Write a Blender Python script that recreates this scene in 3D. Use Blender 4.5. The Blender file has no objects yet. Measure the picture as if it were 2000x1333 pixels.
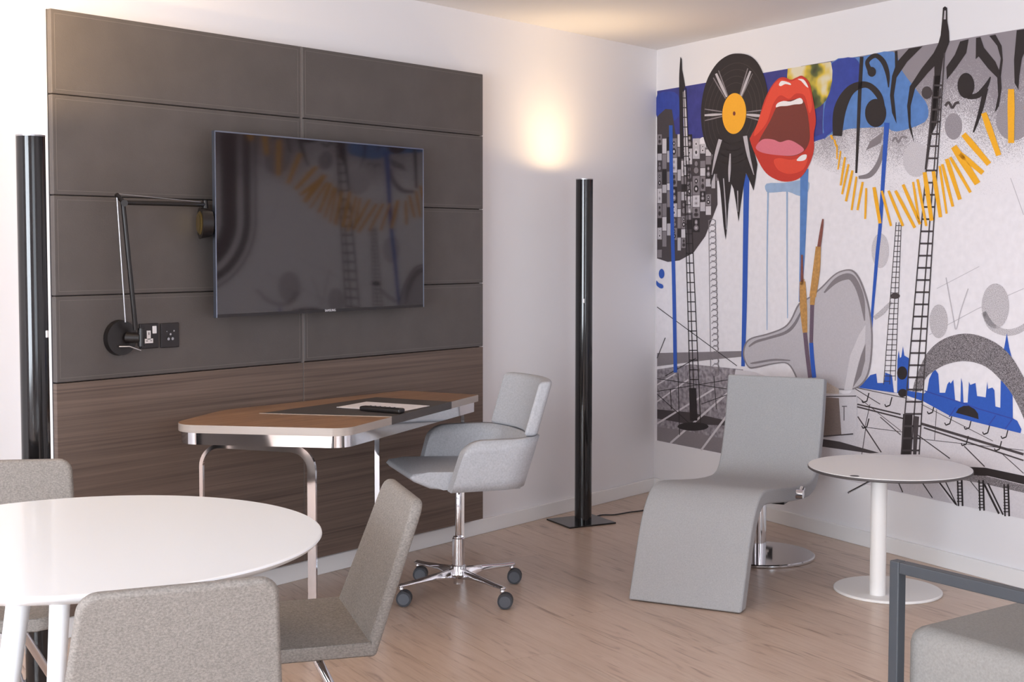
import bpy, bmesh, math, random
from mathutils import Vector, Matrix
random.seed(7)
sc = bpy.context.scene
C = sc.collection
R = math.radians

# ------------------------------------------------------------------ camera
CAM = Vector((-6.4905, -4.2545, 1.40))
YAW, PITCH, ROLL = R(39.305), R(3.114), R(0.0544)
FPX, CY = 2635.3, 625.8
FW = Vector((math.cos(YAW)*math.cos(PITCH), math.sin(YAW)*math.cos(PITCH), -math.sin(PITCH)))
RT0 = Vector((math.sin(YAW), -math.cos(YAW), 0)); UP0 = RT0.cross(FW)
RT = RT0*math.cos(ROLL) + UP0*math.sin(ROLL); UP = RT.cross(FW)
cd = bpy.data.cameras.new('camera'); cam = bpy.data.objects.new('camera', cd); C.objects.link(cam)
m = Matrix((RT, UP, -FW)).transposed().to_4x4(); m.translation = CAM
cam.matrix_world = m
cd.sensor_fit = 'HORIZONTAL'; cd.sensor_width = 36; cd.lens = FPX/2000*36
cd.shift_y = (CY-666.5)/2000
cd.clip_start = .05
sc.camera = cam

# ------------------------------------------------------------------ world, daylight, exposure
wd = bpy.data.worlds.new('sky'); sc.world = wd; wd.use_nodes = True
bg = wd.node_tree.nodes['Background']; bg.inputs[0].default_value = (.80, .89, 1, 1); bg.inputs[1].default_value = 1.2
vs = sc.view_settings
vs.view_transform = 'Standard'; vs.look = 'None'; vs.gamma = 1; vs.use_curve_mapping = False
vs.exposure = 0.07
WALLA = R(249.185)                       # direction of the mural wall, seen from the corner
DR = Vector((math.cos(WALLA), math.sin(WALLA), 0))
CEIL = 2.515
XL, YR = -9.2, -7.6                      # left wall and rear wall (behind the camera)
# two daylight windows: (name, centre, size, rotation)
WINS = [('left', Vector((XL, -3.35, 1.35)), 3.3, 1.9), ('rear', Vector((-6.1, YR, 1.35)), 2.6, 1.9)]
for n, c, w, h in WINS:
    ld = bpy.data.lights.new('daylight_'+n, 'AREA'); ld.shape = 'RECTANGLE'; ld.size = w-.1; ld.size_y = h-.1
    ld.energy = 375 if n == 'left' else 56
    ld.color = (.85, .92, 1.0)
    lo = bpy.data.objects.new('daylight_'+n, ld); C.objects.link(lo)
    if n == 'left':
        lo.location = c + Vector((-.14, 0, 0)); lo.rotation_euler = (R(90), 0, R(-90))
    else:
        lo.location = c + Vector((0, -.14, 0)); lo.rotation_euler = (R(90), 0, 0)

# ------------------------------------------------------------------ picture measuring helpers
def ray(px, py): return FW*FPX + RT*(px-1000) - UP*(py-CY)
def on_z(px, py, z):
    d = ray(px, py); return CAM + d*((z-CAM.z)/d.z)
def on_y(px, py, y):
    d = ray(px, py); return CAM + d*((y-CAM.y)/d.y)
NR = Vector((-DR.y, DR.x, 0))
def on_mural(px, py):                    # -> (distance from the corner, height)
    d = ray(px, py); p = CAM + d*(-(CAM.dot(NR))/d.dot(NR)); return (p.dot(DR), p.z)

# ------------------------------------------------------------------ mesh helpers
def obj(name, bm, mat, parent=None, smooth=False, normals=True):
    me = bpy.data.meshes.new(name)
    if normals: bmesh.ops.recalc_face_normals(bm, faces=bm.faces)
    bm.to_mesh(me); bm.free()
    for p in me.polygons: p.use_smooth = smooth
    o = bpy.data.objects.new(name, me); C.objects.link(o)
    for mm in (mat if isinstance(mat, (list, tuple)) else [mat]): me.materials.append(mm)
    if parent: o.parent = parent
    if smooth:
        mod = o.modifiers.new('ws', 'WEIGHTED_NORMAL'); mod.keep_sharp = True
    return o
def sharp(o, ang=35):
    me = o.data; bm = bmesh.new(); bm.from_mesh(me)
    for e in bm.edges:
        if len(e.link_faces) == 2 and e.calc_face_angle(0) > R(ang): e.smooth = False
    bm.to_mesh(me); bm.free(); return o
def thing(name, label, cat, loc=(0, 0, 0), rz=0, group=None):
    o = bpy.data.objects.new(name, None); C.objects.link(o)
    o.location = loc; o.rotation_euler = (0, 0, rz); o.empty_display_size = .1
    tag(o, label, cat, group); return o
def tag(o, label, cat, group=None):
    o['label'] = label; o['category'] = cat
    if group: o['group'] = group
    return o
def struct(o): o['kind'] = 'structure'; return o
def box(bm, x0, x1, y0, y1, z0, z1, bev=0, seg=2):
    n = len(bm.verts)
    vs_ = [bm.verts.new((x, y, z)) for x in (x0, x1) for y in (y0, y1) for z in (z0, z1)]
    f = [(0, 1, 3, 2), (4, 6, 7, 5), (0, 4, 5, 1), (2, 3, 7, 6), (0, 2, 6, 4), (1, 5, 7, 3)]
    fs = [bm.faces.new([vs_[i] for i in q]) for q in f]
    if bev:
        es = list({e for q in fs for e in q.edges})
        bmesh.ops.bevel(bm, geom=es, offset=bev, segments=seg, profile=.5, affect='EDGES')
def B(*a, bev=0, seg=2):
    bm = bmesh.new(); box(bm, *a, bev=bev, seg=seg); return bm
def ring_faces(bm, rings, caps=True):
    for a, b in zip(rings, rings[1:]):
        n = len(a)
        for i in range(n): bm.faces.new((a[i], a[(i+1) % n], b[(i+1) % n], b[i]))
    if caps:
        bm.faces.new(rings[0][::-1]); bm.faces.new(rings[-1])
def frame_of(d):
    d = d.normalized(); a = Vector((0, 0, 1)) if abs(d.z) < .95 else Vector((1, 0, 0))
    x = d.cross(a).normalized(); return x, x.cross(d).normalized()
def cyl(bm, p0, p1, r0, r1=None, seg=20):
    p0, p1 = Vector(p0), Vector(p1); r1 = r0 if r1 is None else r1
    x, y = frame_of(p1-p0); rs = []
    for p, r in ((p0, r0), (p1, r1)):
        rs.append([bm.verts.new(p + x*math.cos(2*math.pi*i/seg)*r + y*math.sin(2*math.pi*i/seg)*r) for i in range(seg)])
    ring_faces(bm, rs)
def tube(bm, pts, r, seg=10):
    pts = [Vector(p) for p in pts]; rs = []; x = None
    for k, p in enumerate(pts):
        d = (pts[min(k+1, len(pts)-1)] - pts[max(k-1, 0)]).normalized()
        if x is None: x, y = frame_of(d)
        else: x = (x - d*x.dot(d)).normalized()
        y = d.cross(x)
        rr = r[k] if isinstance(r, (list, tuple)) else r
        rs.append([bm.verts.new(p + x*math.cos(2*math.pi*i/seg)*rr + y*math.sin(2*math.pi*i/seg)*rr) for i in range(seg)])
    ring_faces(bm, rs)
def lathe(bm, prof, seg=48, c=(0, 0)):
    rs = []
    for r, z in prof:
        rs.append([bm.verts.new((c[0]+r*math.cos(2*math.pi*i/seg), c[1]+r*math.sin(2*math.pi*i/seg), z)) for i in range(seg)])
    ring_faces(bm, rs)
def prism(bm, poly, z0, z1, bev=0):
    a = [bm.verts.new((x, y, z0)) for x, y in poly]; b = [bm.verts.new((x, y, z1)) for x, y in poly]
    ring_faces(bm, [a, b])
    if bev:
        bm.edges.ensure_lookup_table()
        es = [e for e in bm.edges if abs(e.verts[0].co.z-e.verts[1].co.z) < 1e-6]
        bmesh.ops.bevel(bm, geom=es, offset=bev, segments=2, profile=.5, affect='EDGES')
def slab_xz(bm, poly, y0, y1):           # outline in x,z pulled along y
    a = [bm.verts.new((x, y0, z)) for x, z in poly]; b = [bm.verts.new((x, y1, z)) for x, z in poly]
    ring_faces(bm, [a, b])
def round_poly(pts, rad, seg=6):
    out = []; n = len(pts)
    for i in range(n):
        p = Vector(pts[i]); a = (Vector(pts[i-1])-p); b = (Vector(pts[(i+1) % n])-p)
        r = rad[i] if isinstance(rad, (list, tuple)) else rad
        if r <= 0: out.append(tuple(p)); continue
        al, bl = a.length, b.length; a.normalize(); b.normalize()
        ang = a.angle(b); t = min(r/math.tan(ang/2), al*.49, bl*.49); r2 = t*math.tan(ang/2)
        c = p + (a+b).normalized()*(r2/math.sin(ang/2))
        s = p + a*t - c; e = p + b*t - c
        a0 = math.atan2(s.y, s.x); a1 = math.atan2(e.y, e.x); d = (a1-a0+math.pi) % (2*math.pi)-math.pi
        for k in range(seg+1):
            q = a0 + d*k/seg; out.append((c.x+r2*math.cos(q), c.y+r2*math.sin(q)))
    return out
def catmull(pts, n=6, closed=False):
    P = [Vector(p) for p in pts]; out = []; N = len(P)
    rng = range(N if closed else N-1)
    for i in rng:
        if closed: a, b, c, d = P[i-1], P[i], P[(i+1) % N], P[(i+2) % N]
        else: a, b, c, d = P[max(i-1, 0)], P[i], P[i+1], P[min(i+2, N-1)]
        for k in range(n):
            t = k/n
            out.append(.5*((2*b) + (c-a)*t + (2*a-5*b+4*c-d)*t*t + (3*b-a-3*c+d)*t**3))
    if not closed: out.append(P[-1])
    return out
def dup(root, loc, rz, label=None, group=None):
    r = root.copy(); C.objects.link(r); r.location = loc; r.rotation_euler = (0, 0, rz)
    if label: r['label'] = label
    if group: r['group'] = group
    for ch in list(root.children):
        c = ch.copy(); C.objects.link(c); c.parent = r
        for g in ch.children:
            d = g.copy(); C.objects.link(d); d.parent = c
    return r

# ------------------------------------------------------------------ materials
def lin(c): return tuple((v/12.92 if v <= .04045 else ((v+.055)/1.055)**2.4) for v in [x/255 for x in c[:3]]) + (1,)
MATS = {}
def mat(name, rgb, rough=.5, metal=0, coat=0, spec=.5, noise=None, bump=None, rough_noise=0):
    """noise=(scale xyz or float, amount, detail) brightness variation; bump=(scale, strength)"""
    if name in MATS: return MATS[name]
    M = bpy.data.materials.new(name); M.use_nodes = True; nt = M.node_tree; p = nt.nodes['Principled BSDF']
    p.inputs['Base Color'].default_value = lin(rgb); p.inputs['Roughness'].default_value = rough
    p.inputs['Metallic'].default_value = metal; p.inputs['Coat Weight'].default_value = coat; p.inputs['Coat Roughness'].default_value = .08
    p.inputs['Specular IOR Level'].default_value = spec
    tc = nt.nodes.new('ShaderNodeTexCoord')
    def noise_node(scale, detail):
        n = nt.nodes.new('ShaderNodeTexNoise'); n.inputs['Detail'].default_value = detail
        if isinstance(scale, (tuple, list)):
            mp = nt.nodes.new('ShaderNodeMapping'); mp.inputs['Scale'].default_value = scale[:3]
            if len(scale) > 3: mp.inputs['Rotation'].default_value = (0, 0, scale[3])
            nt.links.new(tc.outputs['Object'], mp.inputs[0]); nt.links.new(mp.outputs[0], n.inputs[0]); n.inputs['Scale'].default_value = 1
        else:
            nt.links.new(tc.outputs['Object'], n.inputs[0]); n.inputs['Scale'].default_value = scale
        return n
    if noise:
        n = noise_node(noise[0], noise[2] if len(noise) > 2 else 3)
        mr = nt.nodes.new('ShaderNodeMapRange'); mr.inputs[1].default_value = .25; mr.inputs[2].default_value = .75
        mr.inputs[3].default_value = 1-noise[1]; mr.inputs[4].default_value = 1+noise[1]
        nt.links.new(n.outputs[0], mr.inputs[0])
        hs = nt.nodes.new('ShaderNodeHueSaturation'); hs.inputs['Color'].default_value = lin(rgb)
        nt.links.new(mr.outputs[0], hs.inputs['Value']); nt.links.new(hs.outputs[0], p.inputs['Base Color'])
    if bump:
        n = noise_node(bump[0], 2); b = nt.nodes.new('ShaderNodeBump'); b.inputs['Strength'].default_value = bump[1]; b.inputs['Distance'].default_value = .002
        nt.links.new(n.outputs[0], b.inputs['Height']); nt.links.new(b.outputs[0], p.inputs['Normal'])
    MATS[name] = M; return M
def ramp_mat(name, stops, scale, rough=.5, detail=4, coat=0, distort=0, per_object=0, bump=0):
    """two or more colours driven by stretched noise (wood grain, speckle)"""
    M = bpy.data.materials.new(name); M.use_nodes = True; nt = M.node_tree; p = nt.nodes['Principled BSDF']
    tc = nt.nodes.new('ShaderNodeTexCoord'); mp = nt.nodes.new('ShaderNodeMapping'); mp.inputs['Scale'].default_value = scale[:3]
    n = nt.nodes.new('ShaderNodeTexNoise'); n.inputs['Scale'].default_value = 1; n.inputs['Detail'].default_value = detail; n.inputs['Distortion'].default_value = distort
    cr = nt.nodes.new('ShaderNodeValToRGB')
    while len(cr.color_ramp.elements) < len(stops): cr.color_ramp.elements.new(.5)
    for e, (q, c) in zip(cr.color_ramp.elements, stops): e.position = q; e.color = lin(c)
    nt.links.new(tc.outputs['Object'], mp.inputs[0]); nt.links.new(mp.outputs[0], n.inputs[0]); nt.links.new(n.outputs[0], cr.inputs[0])
    out = cr.outputs[0]
    if per_object:
        oi = nt.nodes.new('ShaderNodeObjectInfo'); mr = nt.nodes.new('ShaderNodeMapRange'); mr.inputs[3].default_value = 1-per_object; mr.inputs[4].default_value = 1+per_object
        hs = nt.nodes.new('ShaderNodeHueSaturation'); nt.links.new(oi.outputs['Random'], mr.inputs[0]); nt.links.new(mr.outputs[0], hs.inputs['Value']); nt.links.new(out, hs.inputs['Color']); out = hs.outputs[0]
        ad = nt.nodes.new('ShaderNodeVectorMath'); ad.operation = 'ADD'; ml = nt.nodes.new('ShaderNodeMath'); ml.operation = 'MULTIPLY'; ml.inputs[1].default_value = 37
        nt.links.new(oi.outputs['Random'], ml.inputs[0]); nt.links.new(mp.outputs[0], ad.inputs[0]); nt.links.new(ml.outputs[0], ad.inputs[1]); nt.links.new(ad.outputs[0], n.inputs[0])
    nt.links.new(out, p.inputs['Base Color'])
    p.inputs['Roughness'].default_value = rough; p.inputs['Coat Weight'].default_value = coat; p.inputs['Coat Roughness'].default_value = .15
    if bump:
        b = nt.nodes.new('ShaderNodeBump'); b.inputs['Strength'].default_value = bump; b.inputs['Distance'].default_value = .001
        nt.links.new(n.outputs[0], b.inputs['Height']); nt.links.new(b.outputs[0], p.inputs['Normal'])
    MATS[name] = M; return M

WHITE = mat('wall_paint', (236, 233, 235), .75, bump=(60, .03))
CEILM = mat('ceiling_paint', (232, 229, 229), .85)
SKIRT = mat('baseboard_paint', (238, 236, 236), .45)
FLOORM = ramp_mat('oak_plank', [(.26, (146, 121, 105)), (.40, (193, 168, 150)), (.6, (203, 180, 163)), (.8, (170, 145, 128))], (3.0, 34, 8), .30, 6, 0, 1.2, .05, .06)
GROUT = mat('subfloor', (88, 76, 70), .8)
FELT = mat('panel_leather', (88, 82, 80), .62, noise=(9, .10, 4), bump=(260, .25))
SEAM = mat('seam_stitch', (112, 105, 102), .6)
WALNUT = ramp_mat('walnut_veneer', [(.25, (82, 68, 61)), (.5, (104, 88, 79)), (.75, (119, 101, 92))], (.9, .9, 85), .48, 5, 0, .8)
DESKW = ramp_mat('desk_veneer', [(.3, (132, 98, 72)), (.5, (154, 116, 86)), (.75, (170, 132, 100))], (3, 34, 10), .34, 5, .25, .6)
DESKE = mat('desk_edge_glare', (170, 158, 150), .3, coat=.3, noise=((3, 3, 60), .06))  # edge colour lightened to stand in for window glare on the veneer
INLAY = mat('desk_leather_inlay', (78, 72, 70), .5, bump=(400, .2))
ALU = mat('brushed_aluminium', (176, 176, 180), .3, 1)
CHROME = mat('chrome', (222, 222, 226), .07, 1)
BLACKG = mat('black_gloss_lacquer', (22, 20, 21), .10, coat=.1)
BLACKM = mat('black_satin_metal', (26, 22, 22), .35)
BLACKP = mat('black_plastic', (38, 34, 36), .45)
WHITEP = mat('white_plastic', (236, 234, 236), .35)
SCREEN = mat('screen_glass', (30, 22, 24), .05, coat=.3, spec=.75)
TVB = mat('tv_housing', (30, 28, 30), .4)
TVE = mat('tv_edge_trim', (150, 160, 178), .28, 1)
FAB = mat('grey_wool', (182, 183, 188), .95, spec=.2, noise=(150, .13, 6), bump=(420, .5))
FABW = mat('warm_grey_wool', (134, 128, 123), .95, spec=.2, noise=((190, 190, 290), .30, 9), bump=(420, .5))
FABL = mat('chaise_wool', (170, 170, 172), .95, spec=.2, noise=(210, .10, 4), bump=(480, .45))
FABA = mat('armchair_wool', (146, 143, 140), .95, spec=.2, noise=(180, .13, 6), bump=(420, .5))
LAQ = mat('white_lacquer', (244, 246, 249), .28, coat=.2)
TABW = mat('white_powder_coat', (236, 233, 231), .45)
EDGE = mat('dark_core_edge', (84, 78, 78), .5)
CHARC = mat('charcoal_powder_coat', (66, 70, 76), .45)
CASTR = mat('caster_tread', (52, 54, 60), .5)
CASTH = mat('caster_hub', (84, 88, 96), .4)
PAPER = mat('paper', (236, 230, 232), .7)
BRASS = mat('warm_bulb_reflector', (214, 190, 120), .25, 1)
BULB = bpy.data.materials.new('lamp_emitter'); BULB.use_nodes = True
pb = BULB.node_tree.nodes['Principled BSDF']; pb.inputs['Emission Color'].default_value = (1, .78, .5, 1); pb.inputs['Emission Strength'].default_value = 25
GLASS = bpy.data.materials.new('window_glass'); GLASS.use_nodes = True
nt = GLASS.node_tree; nt.nodes.clear()
o_ = nt.nodes.new('ShaderNodeOutputMaterial'); mx = nt.nodes.new('ShaderNodeMixShader'); tr = nt.nodes.new('ShaderNodeBsdfTransparent'); gl = nt.nodes.new('ShaderNodeBsdfGlossy'); gl.inputs['Roughness'].default_value = .02
mx.inputs[0].default_value = .05; nt.links.new(tr.outputs[0], mx.inputs[1]); nt.links.new(gl.outputs[0], mx.inputs[2]); nt.links.new(mx.outputs[0], o_.inputs[0])

# ------------------------------------------------------------------ room shell
WT = .2
XR = DR.x/DR.y*YR                       # where the mural wall meets the rear wall
room = [(0, 0), (XL, 0), (XL, YR), (XR, YR)]
def wall_box(name, x0, x1, y0, y1, z0=0, z1=CEIL):
    return struct(obj(name, B(x0, x1, y0, y1, z0, z1), WHITE))
wall_box('wall_back', XL-WT, WT+.3, 0, WT)
wr = obj('wall_right', B(-.25, 8.6, 0, WT, 0, CEIL), WHITE); wr.rotation_euler = (0, 0, WALLA); struct(wr)
def holed_wall(name, n, c, w, h):
    bm = bmesh.new(); z0, z1 = c.z-h/2, c.z+h/2
    if n == 'left':
        a, b = c.y-w/2, c.y+w/2
        for q in ((YR-WT, a, 0, CEIL), (b, 0, 0, CEIL), (a, b, 0, z0), (a, b, z1, CEIL)): box(bm, XL-WT, XL, q[0], q[1], q[2], q[3])
    else:
        a, b = c.x-w/2, c.x+w/2
        for q in ((XL, a, 0, CEIL), (b, XR+.6, 0, CEIL), (a, b, 0, z0), (a, b, z1, CEIL)): box(bm, q[0], q[1], YR-WT, YR, q[2], q[3])
    struct(obj(name, bm, WHITE))
for k, (n, c, w, h) in enumerate(WINS):
    holed_wall('wall_'+n, n, c, w, h)
    t = bpy.data.objects.new('window_%d' % (k+1), None); C.objects.link(t); t.location = c; t.rotation_euler = (0, 0, R(90) if n == 'left' else R(180)); struct(t)
    bm = bmesh.new()
    for x0, x1, z0, z1 in ((-w/2, w/2, -h/2, -h/2+.06), (-w/2, w/2, h/2-.06, h/2), (-w/2, -w/2+.06, -h/2+.06, h/2-.06), (w/2-.06, w/2, -h/2+.06, h/2-.06), (-.03, .03, -h/2+.06, h/2-.06)):
        box(bm, x0, x1, .03, .10, z0, z1)
    obj('window_frame', bm, WHITEP, t)
    for x0, x1 in ((-w/2+.06, -.03), (.03, w/2-.06)): obj('pane', B(x0, x1, .06, .066, -h/2+.06, h/2-.06), GLASS, t)
bm = bmesh.new(); prism(bm, [(.4, .3), (XL-WT, .3), (XL-WT, YR-WT), (.4, YR-WT)], CEIL, CEIL+.15); struct(obj('ceiling', bm, CEILM))
bm = bmesh.new(); prism(bm, [(.4, .3), (XL-WT, .3), (XL-WT, YR-WT), (.4, YR-WT)], -.16, -.0035); floor = struct(obj('floor', bm, GROUT))
# planks run beside the mural wall, cut to the room outline
def clip(poly, a, b):
    out = []
    def side(p): return (b[0]-a[0])*(p[1]-a[1]) - (b[1]-a[1])*(p[0]-a[0])
    for i in range(len(poly)):
        p, q = poly[i-1], poly[i]; sp, sq = side(p), side(q)
        if (sp >= 0) != (sq >= 0):
            t = sp/(sp-sq); out.append((p[0]+(q[0]-p[0])*t, p[1]+(q[1]-p[1])*t))
        if sq >= 0: out.append(q)
    return out
PW, PL = .235, 1.52
ca, sa = math.cos(WALLA), math.sin(WALLA)
nplank = 0
for i in range(0, 40):
    v0 = -i*PW; off = (i*.618 % 1)*PL
    for j in range(-3, 8):
        u0 = j*PL + off
        q = [(u0, v0), (u0, v0-PW), (u0+PL, v0-PW), (u0+PL, v0)]
        g = .0007
        q = [(u0+g, v0-g), (u0+g, v0-PW+g), (u0+PL-g, v0-PW+g), (u0+PL-g, v0-g)]
        poly = [(u*ca - v*sa, u*sa + v*ca) for u, v in q]
        for k in range(4): poly = clip(poly, room[k], room[(k+1) % 4]) if poly else poly
        if len(poly) < 3: continue
        ar = abs(sum(poly[k-1][0]*poly[k][1]-poly[k][0]*poly[k-1][1] for k in range(len(poly))))/2
        if ar < .004: continue
        # keep the mesh in plank axes so the grain follows the board
        loc = [(x*ca + y*sa, -x*sa + y*ca) for x, y in poly]
        bm = bmesh.new(); prism(bm, loc, -.003, 0); o = obj('plank', bm, FLOORM, floor); o.rotation_euler = (0, 0, WALLA); nplank += 1
BBH = .072
struct(obj('baseboard_back', B(XL, -.012, -.016, 0, 0, BBH, bev=.003), SKIRT))
bb = obj('baseboard_right', B(.012, 8.0, -.016, 0, 0, BBH, bev=.003), SKIRT); bb.rotation_euler = (0, 0, WALLA); struct(bb)

# ------------------------------------------------------------------ mural, a flat print on the right wall
mural = thing('wall_mural', 'large colourful music collage mural with record, red lips and masts on white wall', 'mural', (0, 0, 0), WALLA)
def pm(name, rgb, noise=.05, sc_=140): return mat('print_'+name, rgb, .6, noise=(sc_, noise, 2))
def speckle(name, a, b, lo=.42, hi=.58, s=420):
    return ramp_mat('print_'+name, [(lo, a), (hi, b)], (s, s, s), .6, 1)
P_WHITE = pm('white', (240, 235, 239), .04, 30); P_BLACK = pm('black', (44, 37, 38)); P_DK = pm('dark', (74, 66, 68)); P_MID = pm('grey', (138, 130, 134)); P_LT = pm('light', (196, 190, 195)); P_PALE = pm('pale', (216, 210, 214))
P_BLUE = pm('blue', (48, 92, 186)); P_NAVY = pm('navy', (60, 62, 136), .2, 18); P_SKYB = pm('sky_blue', (92, 134, 196), .12, 25); P_MIST = pm('mist_blue', (158, 182, 214), .08, 25); P_DBLUE = pm('deep_blue', (54, 72, 160), .12, 25)
P_YEL = pm('yellow', (250, 180, 38), .04); P_ORA = pm('orange', (250, 178, 44), .03); P_GOLD = pm('gold', (196, 146, 84), .2, 90); P_COPPER = pm('copper', (140, 84, 74), .2, 90); P_PURP = pm('purple', (112, 92, 108), .2, 200)
P_RED = pm('red', (206, 58, 44), .03); P_RED2 = pm('bright_red', (232, 78, 56), .03); P_MAROON = pm('maroon', (122, 54, 46), .05); P_PINK = pm('pink', (226, 122, 138), .03); P_GLINT = pm('glint', (246, 240, 240), .02)
P_SPK = speckle('speckle', (48, 42, 44), (176, 168, 172), .36, .66); P_SPL = speckle('light_speckle', (120, 112, 116), (226, 220, 224), .3, .6); P_SPG = speckle('grey_speckle', (120, 113, 118), (186, 178, 184), .3, .7); P_SPP = speckle('pale_speckle', (168, 161, 166), (230, 224, 228), .3, .62)
P_ROOF = speckle('roof', (120, 112, 118), (176, 168, 174), .3, .7, 40); P_GROOVE = pm('groove', (66, 58, 56)); P_MARB = ramp_mat('print_marble', [(.34, (40, 42, 42)), (.44, (96, 104, 58)), (.5, (226, 196, 70)), (.56, (230, 220, 190))], (4.5, 4.5, 4.5), .6, 3)
LAY = .00022
def flat(name, uv, m, layer):
    bm = bmesh.new(); bm.faces.new([bm.verts.new((u, -.0012-layer*LAY, z)) for u, z in uv])
    o = obj(name, bm, m, mural, normals=False)
    return o
def poly(name, px, m, layer, smooth=0, closed=True):
    p = catmull(px, smooth, True) if smooth else px
    return flat(name, [on_mural(a[0], a[1]) for a in p], m, layer)
def outline(pts, w, n=6):
    """tapered ribbon outline in picture pixels: pts path, w width per point"""
    if n: 
        q = catmull([(p[0], p[1], w[i] if isinstance(w, (list, tuple)) else w) for i, p in enumerate(pts)], n)
    else: q = [Vector((p[0], p[1], w[i] if isinstance(w, (list, tuple)) else w)) for i, p in enumerate(pts)]
    L, Rr = [], []
    for k, p in enumerate(q):
        d = q[min(k+1, len(q)-1)] - q[max(k-1, 0)]; l = math.hypot(d.x, d.y) or 1
        nx, ny = -d.y/l*p.z/2, d.x/l*p.z/2
        L.append((p.x+nx, p.y+ny)); Rr.append((p.x-nx, p.y-ny))
    return L, Rr
def stroke(name, pts, w, m, layer, n=6):
    L, Rr = outline(pts, w, n); bm = bmesh.new()
    a = [on_mural(*p) for p in L]; b = [on_mural(*p) for p in Rr]; y = -.0012-layer*LAY
    va = [bm.verts.new((u, y, z)) for u, z in a]; vb = [bm.verts.new((u, y, z)) for u, z in b]
    for k in range(len(va)-1): bm.faces.new((va[k], va[k+1], vb[k+1], vb[k]))
    return obj(name, bm, m, mural, normals=False)
def strokes(name, lst, m, layer):        # several printed lines of one drawing
    bm = bmesh.new(); y = -.0012-layer*LAY
    for pts, w in lst:
        L, Rr = outline(pts, w, 0)
        va = [bm.verts.new((*(lambda q: (q[0], y, q[1]))(on_mural(*p)),)) for p in L]; vb = [bm.verts.new((*(lambda q: (q[0], y, q[1]))(on_mural(*p)),)) for p in Rr]
        for k in range(len(va)-1): bm.faces.new((va[k], va[k+1], vb[k+1], vb[k]))
    return obj(name, bm, m, mural, normals=False)
def ell(cx, cy, rx, ry, n=28, a0=0, a1=360, tilt=0):
    o = []
    for k in range(n+(1 if a1-a0 < 360 else 0)):
        a = R(a0+(a1-a0)*k/n); x, y = rx*math.cos(a), ry*math.sin(a); t = R(tilt)
        o.append((cx+x*math.cos(t)-y*math.sin(t), cy+x*math.sin(t)+y*math.cos(t)))
    return o
c7 = lambda x, y: (1270+x/2.897, y/2.897)
c8 = lambda x, y: (1600+x/2.897, y/2.897)
c9 = lambda x, y: (1270+x/2.897, 420+y/2.897)
c10 = lambda x, y: (1600+x/2.777, 420+y/2.777)
c11 = lambda x, y: (1600+x/3.92, 700+y/3.92)
cg = lambda x, y: (1420+x/5.127, 500+y/5.127)
def tr(f, pts): return [f(*p) for p in pts]
MZ0, MZ1, MU1 = .287, 2.287, 4.7
bm = bmesh.new(); box(bm, .008, MU1, -.001, 0, MZ0, MZ1); obj('print_sheet', bm, P_WHITE, mural)
# --- grey speckled upper right, fading out downwards
mt0 = lambda u: u
bm = bmesh.new()
uvs = [(1.20, MZ1), (MU1, MZ1), (MU1, 1.45), (3.3, 1.50), (2.6, 1.62), (2.0, 1.62), (1.6, 1.70), (1.30, 1.80)]
bm.faces.new([bm.verts.new((u, -.0012-1*LAY, z)) for u, z in uvs])
FADE = bpy.data.materials.new('print_fade'); FADE.use_nodes = True; nt = FADE.node_tree; p = nt.nodes['Principled BSDF']; p.inputs['Roughness'].default_value = .6
tc = nt.nodes.new('ShaderNodeTexCoord'); sx = nt.nodes.new('ShaderNodeSeparateXYZ'); nz = nt.nodes.new('ShaderNodeTexNoise'); nz.inputs['Scale'].default_value = 380; nz.inputs['Detail'].default_value = 1
n2 = nt.nodes.new('ShaderNodeTexNoise'); n2.inputs['Scale'].default_value = 3
mr = nt.nodes.new('ShaderNodeMapRange'); mr.inputs[1].default_value = 1.72; mr.inputs[2].default_value = 2.28
ad = nt.nodes.new('ShaderNodeMath'); ad.operation = 'MULTIPLY_ADD'; ad.inputs[1].default_value = 1.1; ad2 = nt.nodes.new('ShaderNodeMath'); ad2.operation = 'ADD'
cr = nt.nodes.new('ShaderNodeValToRGB'); cr.color_ramp.elements[0].position = .72; cr.color_ramp.elements[0].color = lin((240, 235, 239)); cr.color_ramp.elements[1].position = 1.0; cr.color_ramp.elements[1].color = lin((148, 140, 146))
sub = nt.nodes.new('ShaderNodeMath'); sub.operation = 'MULTIPLY'; sub.inputs[1].default_value = .56
nt.links.new(tc.outputs['Object'], sx.inputs[0]); nt.links.new(tc.outputs['Object'], nz.inputs[0]); nt.links.new(tc.outputs['Object'], n2.inputs[0]); nt.links.new(sx.outputs[2], mr.inputs[0])
nt.links.new(nz.outputs[0], ad.inputs[0]); nt.links.new(mr.outputs[0], ad.inputs[2]); nt.links.new(ad.outputs[0], ad2.inputs[0]); nt.links.new(n2.outputs[0], sub.inputs[0]); nt.links.new(sub.outputs[0], ad2.inputs[1]); nt.links.new(ad2.outputs[0], cr.inputs[0]); nt.links.new(cr.outputs[0], p.inputs['Base Color'])
mr.inputs[3].default_value = -.25; mr.inputs[4].default_value = .55
obj('speckled_sky', bm, FADE, mural, normals=False)
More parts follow.
